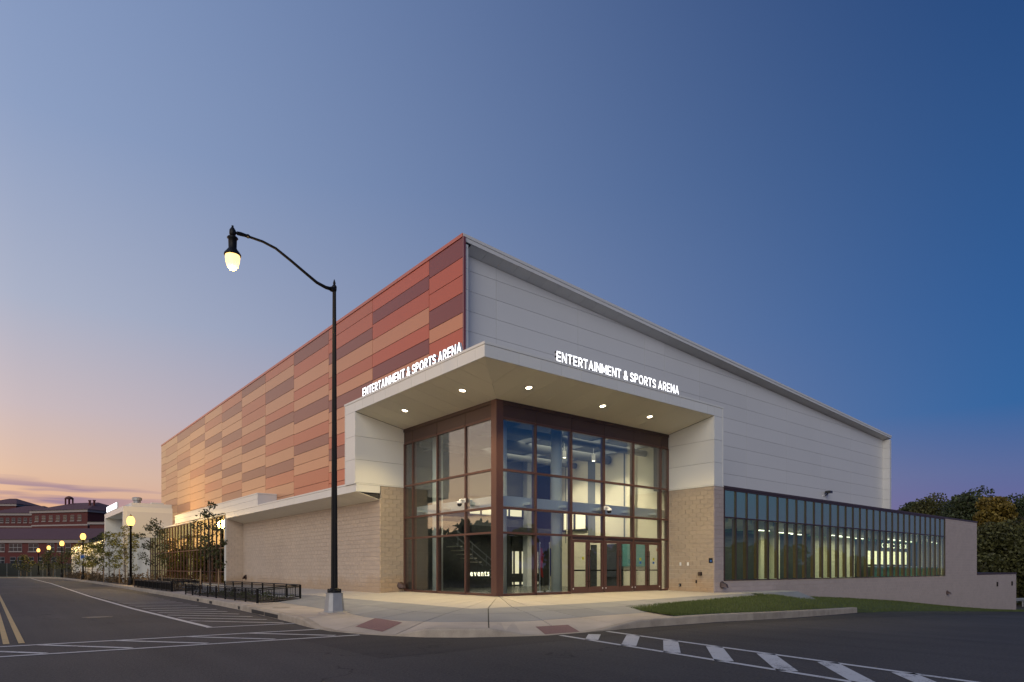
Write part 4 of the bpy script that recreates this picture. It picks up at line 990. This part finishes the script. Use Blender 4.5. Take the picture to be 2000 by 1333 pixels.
fence([((-6.35,36.0),(-6.45,23.2)), ((-6.4,23.15),(-4.75,23.3)), ((-4.75,23.4),(-4.75,36)), ], 'low black picket fence round the tree pit in front of the glazed wing')
for (y0, y1) in ((7.15,18.3),(23.4,35.9)):
    n = 12; v = []
    for i in range(n+1):
        for x in (-6.5,-4.85): y = y0+(y1-y0)*i/n; v.append((x, y, pz(x, y)+.015))
    link('planting_soil', mesh('planting_soil', v, [(2*i,2*i+1,2*i+3,2*i+2) for i in range(n)]), 'soil', kind='structure')
n = 14; v = []
for i in range(n+1):
    y = 37+62*i/n
    for x, z in ((-6.0,-.36),(-3.1,-.22)): v.append((x, y, max(z, pz(x, min(y, 79))+.02)))
link('planting_soil', mesh('planting_soil', v, [(2*i,2*i+1,2*i+3,2*i+2) for i in range(n)]), 'soil', kind='structure')

# ================================================================== PLANTS
def leaf_mesh(name, centres, size, mat, parent, normals=None, kind=None):
    c = np.asarray(centres); n = len(c)
    d = rng.normal(size=(n,3)); d /= np.linalg.norm(d, axis=1)[:,None]; d[:,2] = np.abs(d[:,2])*.8+.15
    a = np.cross(d, rng.normal(size=(n,3))); a /= np.linalg.norm(a, axis=1)[:,None]+1e-9
    b = np.cross(d, a); b /= np.linalg.norm(b, axis=1)[:,None]+1e-9
    s = size*rng.uniform(.6,1.3,(n,1)); V = np.stack([c-a*s, c-b*s*.55, c+a*s, c+b*s*.55], 1).reshape(-1,3)
    me = bpy.data.meshes.new(name); me.vertices.add(n*4); me.vertices.foreach_set('co', V.ravel())
    me.loops.add(n*4); me.loops.foreach_set('vertex_index', np.arange(n*4)); me.polygons.add(n)
    me.polygons.foreach_set('loop_start', np.arange(n)*4); me.polygons.foreach_set('loop_total', np.full(n,4)); me.update(calc_edges=True)
    return link(name, me, mat, parent, kind)
def tree(name, label, loc, h, cr, trunk_h, nblob, nleaf, lsize, mat, tr=.12, group=None, stakes=False, squash=1.0, seed=0, bare=False):
    r = random.Random(seed); T = thing(name, label, 'tree', loc, 0, group)
    m = MB(); top = (r.uniform(-.1,.1)*cr, r.uniform(-.1,.1)*cr, h*.93)
    m.tube([(0,0,-.3),(0,0,trunk_h*.5),(top[0]*.3,top[1]*.3,trunk_h),(top[0],top[1],top[2])], [tr*1.25,tr,tr*.8,tr*.12], 8)
    cs = []; blobs = []
    for i in range(nblob):
        t = (i+.5)/nblob; z = trunk_h+(h-trunk_h)*(t**.85)*.92; prof = math.sin(math.pi*min(1, .18+.82*t))**.7 if t < .9 else .4
        a = i*2.4+r.uniform(-.5,.5); rad = cr*prof*r.uniform(.35,.95)*squash
        p = Vector((rad*math.cos(a), rad*math.sin(a), z+r.uniform(-.05,.05)*h)); blobs.append(p)
        zs_ = max(trunk_h*.7, p.z-rad*.9); f_ = min(1, zs_/top[2]); s0 = Vector((top[0]*f_, top[1]*f_, zs_)); mid = (s0+p)/2+Vector((0,0,-.08*rad))
        m.tube([s0, mid, p], [tr*.42, tr*.26, tr*.08], 5)
        if bare:
            for q in range(7):
                e = p+Vector((r.gauss(0,1),r.gauss(0,1),r.gauss(.4,.8)))*cr*.35; m.tube([mid, (mid+e)/2+Vector((0,0,.1)), e], [tr*.16,tr*.1,tr*.03], 4)
    m.build('trunk', 'bark', T, True)
    if not bare:
        per = nleaf//nblob; g_ = np.random.default_rng(seed+100)
        for p in blobs:
            br = cr*r.uniform(.28,.46); u = g_.normal(size=(per,3)); u /= np.linalg.norm(u, axis=1)[:,None]
            rr = br*g_.uniform(.25,1.05,(per,1))**.6; cs.append(np.array(p)[None]+u*rr*np.array((1,1,.72)))
        leaf_mesh('crown', np.concatenate(cs), lsize, mat, T)
    if stakes:
        for sx_ in (-.45,.45): MB().tube([(sx_,.1,-.2),(sx_,.1,1.35)], .035, 6).build('stake', 'stake', T)
        MB().tube([(-.45,.1,1.2),(0,0,1.22),(.45,.1,1.2)], .012, 4).build('tie', 'black_metal', T)
    return T
YG = 'young trees along the street'
def street_tree(x, y, h, cr, label, mat, seed, n=1500, ls=.085): 
    return tree('young_tree', label, (x, y, pz(x, min(y, 79))), h, cr, h*.28, 16, int(n*.62), ls*.9, mat, .05, YG, True, seed=seed)
street_tree(-5.7, 17.6, 4.9, .95, 'young tree in the fenced pit before the pale block pier', 'leaf_dusk', 3)
street_tree(-5.7, 32.0, 4.9, 1.25, 'young tree in the fenced pit before the glazed wing', 'leaf_dusk', 5, 1900)
street_tree(-5.3, 47.5, 5.2, 1.25, 'young tree beside the near leg of the street portal', 'leaf_lamplit', 8, 1900, .1)
street_tree(-5.4, 56.5, 4.9, 1.5, 'young tree before the open front of the street portal', 'leaf_lamplit', 11, 1900, .11)
street_tree(-5.2, 62.5, 5.4, 1.4, 'young dark leaved tree beside the far leg of the street portal', 'leaf_dusk', 12, 1700, .12)
street_tree(-5.4, 69.5, 4.6, 1.5, 'young tree beside the lamp with the parking sign', 'leaf_lamplit', 14, 1700, .12)
street_tree(-5.2, 79, 4.8, 1.6, 'young tree past the lamp with the parking sign', 'leaf_lamplit', 15, 1500, .13)
street_tree(-5.6, 96, 4.2, 1.6, 'young tree before the globe lamp near the slotted wall end', 'leaf_mid', 16, 1200, .15)
street_tree(-6.0, 124, 4.6, 2.0, 'young tree in front of the lamp past the slotted wall', 'leaf_mid', 17, 1200, .18)
street_tree(-9.5, 132, 3.8, 1.7, 'small round young tree before the dark screened fence', 'leaf_mid', 18, 1000, .18)
def shrubs(name, n, boxr, h, size, mat, label):
    (x0,x1,y0,y1) = boxr; c = np.stack([rng.uniform(x0,x1,n), rng.uniform(y0,y1,n), np.zeros(n)], 1)
    bump = .5+.5*np.sin(c[:,1]*2.1+np.sin(c[:,0]*3)*1.5); z0 = np.array([pz(a, min(b, 79)) for a, b in c[:,:2]])
    c[:,2] = z0+rng.uniform(0,1,n)*h*(.45+.75*bump); o = leaf_mesh(name, c, size, mat, None, kind='stuff'); o['label'] = label; o['category'] = 'shrubs'; return o
shrubs('shrubs', 5200, (-5.9,-4.0,37,100), .75, .10, 'shrub', 'brown and green low shrubs in the bed along the kerb')
shrubs('shrubs', 900, (-6.45,-4.9,7.4,18.2), .25, .05, 'shrub_green', 'sparse low plants in the fenced pit nearer the tall lamp')
shrubs('shrubs', 1100, (-6.3,-4.9,23.6,35.6), .4, .06, 'shrub', 'sparse low plants in the fenced pit before the glazed wing')

BT = 'trees behind the arena'
gz = lambda x: hroad(x)-.45-(.02*(x-90) if x > 90 else 0)
for k, (x, y, h, cr, mat, lab) in enumerate((
    (99,25.5,14.6,4.0,'leaf_dark','dark tree rising just behind the red edged end of the grey wall'),
    (103,22.6,15.4,3.8,'leaf_mid','olive tree with a split top behind the window band roof'),
    (101,19.9,16.2,4.4,'leaf_dark','dark tree with a knobbly top behind the window band roof'),
    (97.3,17.3,15.8,4.6,'leaf_mid','olive tree behind the window band roof'),
    (103,15.2,16.0,5.0,'leaf_dark','dark tree behind the plain end of the block wall'),
    (93,11.4,14.9,4.8,'leaf_dark','broad dark tree beside the tallest crown'),
    (88.2,8.9,14.9,4.8,'leaf_dark','tallest dark tree beyond the end of the block wall'),
    (93.5,4.6,14.8,5.2,'leaf_dark','broad dark tree behind the leafless one'),
    (97.5,-1.0,14.4,5.2,'leaf_dark','dark tree standing behind the guard rail'),
    (78,4.2,12.9,2.7,'leaf_yellow','yellow autumn tree beyond the end of the block wall'),
    (70.5,5.6,8.8,3.9,'leaf_mid','low bushy tree close behind the end of the block wall'),
    (74.5,2.9,9.6,4.2,'leaf_mid','bushy olive tree below the yellow one'),
    (80,.4,9.8,4.6,'leaf_mid','bushy olive tree behind the guard rail'))):
    tree('tree', lab, (x, y, gz(x)), h, cr, h*.16 if mat != 'leaf_yellow' else h*.35, 40, 15000, .21, mat, .28, BT, seed=40+k)
tree('bare_tree', 'leafless grey branching tree beside the yellow one', (82.5,1.2,gz(82)), 12.2, 3.2, 4.5, 22, 0, .1, None, .2, BT, seed=77, bare=True)
# far woods seen only mirrored in the glass: across the street, and south of the side street
def wood(name, label, spots, mat):
    cs = []
    for (x, y, z, h, cr) in spots:
        for b in range(9):
            p = np.array((x+rng.uniform(-1,1)*cr*.7, y+rng.uniform(-1,1)*cr*.7, z+h*rng.uniform(.12,.86))); u = rng.normal(size=(70,3)); u /= np.linalg.norm(u, axis=1)[:,None]
            cs.append(p+u*cr*.5*rng.uniform(.4,1,(70,1)))
    o = leaf_mesh(name, np.concatenate(cs), .62, mat, None, kind='stuff'); o['label'] = label; o['category'] = 'trees'; return o
wood('woodland', 'row of trees across the street, mirrored in the street side glass', [(-30-rng.uniform(0,6), y, -1, 7.2+rng.uniform(-.8,.9), 3.4) for y in np.arange(10, 230, 2.4)], 'leaf_dark')
wood('woodland', 'row of trees south of the side street, mirrored in the window band', [(x, -46-rng.uniform(0,6), gz(x), 9.0+rng.uniform(-1.2,1.6), 3.2) for x in np.arange(6, 150, 3.4)], 'leaf_dark')

# guard rail by the trees
GR = thing('guard_rail', 'galvanised guard rail at the roadside before the trees', 'guard rail', (0,0,0))
for i in range(5):
    x, y = 68.5+2*i, 1.1-.48*i; box('post', x-.06, x+.06, y-.06, y+.06, gz(x)-.2, -2.2, 'galv', GR)
for z0 in (-2.5,-2.33): MB().prism([(67.5,1.26,z0),(67.5,1.2,z0+.08),(67.5,1.26,z0+.16)], (10,-2.4,0)).build('rail', 'galv', GR)

# ================================================================== BRICK BUILDINGS AT THE END OF THE STREET
FWD = Vector((.6311,.7757,0)); RGT = Vector((.7757,-.6311,0)); C0 = Vector((-14.97,-19.32,0))
def far_building(name, label, D_, u0, u1, depth, zb, ze, zr, rot=0, wins=(), string=None, gable=False, hip=4.0):
    o_ = C0+FWD*D_+RGT*u0; B = thing(name, label, 'building', (o_.x, o_.y, 0), YAW+rot); L = u1-u0
    box('wall', 0, L, 0, depth, zb, ze, 'far_brick', B)
    box('cornice', -.5, L+.5, -.5, depth+.5, ze, ze+.9, 'far_trim', B)
    e = .9; m = MB(); z0 = ze+.9
    m.v = [(-e,-e,z0),(L+e,-e,z0),(L+e,depth+e,z0),(-e,depth+e,z0),(hip if not gable else -e,depth/2,zr),(L-hip if not gable else L+e,depth/2,zr)]
    m.f = [(0,1,5,4),(1,2,5),(2,3,4,5),(3,0,4),(0,3,2,1)]; m.build('roof', 'far_roof', B)
    if string: box('string_course', -.12, L+.12, -.12, depth+.12, string, string+.5, 'far_trim', B)
    for (a, b, z0, z1, lit) in wins:
        w = box('window', a, b, -.06, .05, z0, z1, 'far_frame' , B); nx_ = max(1, round((b-a)/1.1)); nz_ = 2
        for i in range(nx_):
            for j in range(nz_):
                dx, dz = (b-a)/nx_, (z1-z0)/nz_
                box('pane', a+i*dx+.07, a+(i+1)*dx-.07, -.10, -.065, z0+j*dz+.07, z0+(j+1)*dz-.07, lit, w)
        box('sill', a-.15, b+.15, -.2, -.001, z0-.25, z0-.02, 'far_trim', w)
    return B
g1, g2 = 'far_glass', 'far_frame'
k = 170/1262.3; U = lambda px: (px-1000)*k
w_ = []
for a, b in ((-12,9),(18,43),(56,75),(92,106),(112,124),(128,138)): w_.append((U(a)-U(-60), U(b)-U(-60), 5.5, 7.5, g1))
for a, b in ((-12,9),(20,31),(34,45),(56,66),(74,84),(100,110)): w_.append((U(a)-U(-60), U(b)-U(-60), 2.2, 4.0, g1))
far_building('brick_building', 'low red brick building with a long plain red roof', 170, U(-60), U(172), 22, -1, 7.7, 12.2, wins=w_, gable=True)
k2 = 235/1262.3; U2 = lambda px: (px-1000)*k2
ws = [(1.5+i*3.2, 3.1+i*3.2, 18.0, 20.0, g1) for i in range(7)]+[(1.5+i*3.2, 3.1+i*3.2, 12.2, 13.6, g1) for i in range(7)]
HB = far_building('brick_building', 'tall red brick building with hipped roof and rooftop cupola', 235, U2(62), U2(62)+25, 22, -1, 21.0, 25.6, rot=R(-14), wins=ws, string=16.2, hip=7)
cp = MB(); 
for sx_ in (-.8,.8):
    for sy_ in (-.8,.8): cp.box(4.5+sx_-.2, 4.5+sx_+.2, 11+sy_-.2, 11+sy_+.2, 24.4, 27.2)
cp.build('cupola_posts', 'far_brick', HB)
MB().lathe([(1.5,0),(1.5,.25),(1.0,.8),(.3,1.1)], (4.5,11,27.2), 10).build('cupola_roof', 'far_roof', HB, True)
for x in (19.5,21.5): MB().lathe([(.35,0),(.35,2.9),(.5,2.95),(.5,3.3)], (x,6,22.6), 8).build('chimney', 'far_brick', HB)
ws = [(1.2+i*2.2, 2.4+i*2.2, 18.0, 19.7, g1) for i in range(8)]
far_building('brick_building', 'red brick wing with dormer roof left of the cupola building', 240, -193.5, -174.2, 18, -1, 20.6, 25.0, wins=ws, string=16.2, hip=6)
far_building('brick_building', 'distant brick building with dark hipped roof behind the brick wing', 275, -226, -211, 16, -1, 27.5, 31.5, wins=[(2+i*4, 4+i*4, 23, 26, g1) for i in range(3)], hip=6)
far_building('brick_building', 'flat brick block between the cupola building and the street portal', 215, -140.5, -133, 14, -1, 15.6, 16.9, hip=3)
# dark screened fence before the brick buildings
SF_ = thing('screen_fence', 'dark screened construction fence across the end of the street', 'fence', tuple(C0+FWD*140+RGT*-125), YAW)
for i in range(13):
    box('screen_panel', i*2.6+.02, i*2.6+2.56, -.02, .02, -.6, 2.1, 'fence_cloth', SF_); MB().lathe([(.04,-.8),(.04,2.2)], (i*2.6,0,0), 6).build('post', 'galv', SF_)

# ================================================================== SMALL FITTINGS ON THE ARENA
def dome_cam(loc, d, label):
    t = thing('security_camera', label, 'camera', loc, math.atan2(d[1], d[0]))
    MB().box(0,.05,-.06,.06,-.02,.14).build('mount', 'plastic_white', t); MB().tube([(.05,0,.06),(.16,0,.08),(.24,0,.06),(.26,0,.02)], .04, 8).build('bracket', 'plastic_white', t, True)
    MB().lathe([(.03,.06),(.11,.03),(.12,-.05),(.11,-.06)], (.26,0,-.02), 16).build('housing', 'plastic_white', t, True)
    MB().lathe([(.10,-.06),(.095,-.11),(.06,-.16),(.001,-.175)], (.26,0,-.02), 16).build('dome', 'plastic_black', t, True)
dome_cam((-.05,2.02,3.72), (-1,0), 'white dome camera on the mullion above the street side glass')
dome_cam((5.91,-.05,3.62), (0,-1), 'white dome camera on the mullion above the entrance doors')
bc = thing('security_camera', 'small dark bracket camera low on the grey panel wall', 'camera', (28.3,.92,5.9))
MB().box(-.25,.25,-.04,0,-.08,.0).build('mount', 'grey_panel', bc); MB().box(-.12,.2,-.45,-.1,.12,.28).build('housing', 'plastic_black', bc); MB().tube([(0,-.02,-.03),(0,-.2,.05),(0,-.25,.14)], .03, 6).build('bracket', 'plastic_black', bc)
def wall_hood(loc, rz, label):
    t = thing('wall_fixture', label, 'wall fixture', loc, rz, 'dark hooded wall fixtures')
    MB().lathe([(.17,0),(.17,.03),(.15,.05)], n=14).build('back_plate', 'bronze_dark', t).rotation_euler = (R(90),0,0)
    MB().prism([(-.13,-.03,.15),(-.15,-.03,-.1),(0,-.26,-.12),(.02,-.2,.02)], (.13,0,0)).build('hood', 'bronze_dark', t)
wall_hood((-.22,YE-.005,.27), 0, 'dark hooded fixture on the narrow pier beside the street side glass')
wall_hood((11.0,-D-.005,.30), 0, 'dark hooded fixture at the foot of the pier under the window band corner')
wall_hood((-1.26,26.2,.45), R(-90), 'dark hooded fixture low on the long pale block wall')
wall_hood((40.2,-D-.005,-.75), 0, 'small dark fixture low on the block wall past the window band')
def on_pier(name, label, cat, y, z, w, h, mat, depth=.04, group=None):
    t = thing(name, label, cat, (XE-.004, y, z), 0, group); box('body', -depth, -.001, -w/2, w/2, 0, h, mat, t); return t
for y, l in ((-.72,'nearer the doors'),(-1.14,'farther from the doors')): on_pier('switch_plate', f'small white plate on the lit entrance pier, {l}', 'plate', y, 1.18, .09, .16, 'plastic_white', .02)
t = on_pier('wall_plaque', 'square dark plaque near the edge of the lit entrance pier', 'plaque', -2.36, 1.30, .2, .22, 'plastic_black', .02); box('symbol', -.026, -.0201, -.06, .03, .05, .13, 'sticker_blue', t)
t = on_pier('key_box', 'dark key box on the lit entrance pier', 'box', -1.82, .72, .17, .17, 'plastic_black', .09); box('lid', -.1, -.091, -.07, .07, .02, .15, 'bronze_dark', t)
t = on_pier('wall_socket', 'small dark outlet pair under the key box', 'outlet', -1.6, .38, .07, .14, 'plastic_black', .03); box('cover', -.04, -.031, -.03, .03, .08, .13, 'bronze_dark', t)
t = on_pier('hose_tap', 'small recessed tap box near the foot of the entrance pier', 'tap', -.7, .20, .12, .14, 'plastic_black', .03); MB().tube([(-.02,0,.08),(-.08,0,.07),(-.09,0,.02)], .015, 6).build('spout', 'galv', t)
for x in (52.4,56.8): t = thing('wall_light', 'slim dark wall light on the low end of the block wall', 'wall light', (x, -D-.002, -.5), 0, 'slim wall lights'); t['label'] = 'slim dark wall light ' + ('beside the step in the block wall' if x < 54 else 'by the end corner of the block wall'); box('body', -.08, .08, -.09, 0, 0, .38, 'plastic_black', t); box('face', -.05, .05, -.1, -.091, .06, .3, 'bronze_dark', t)
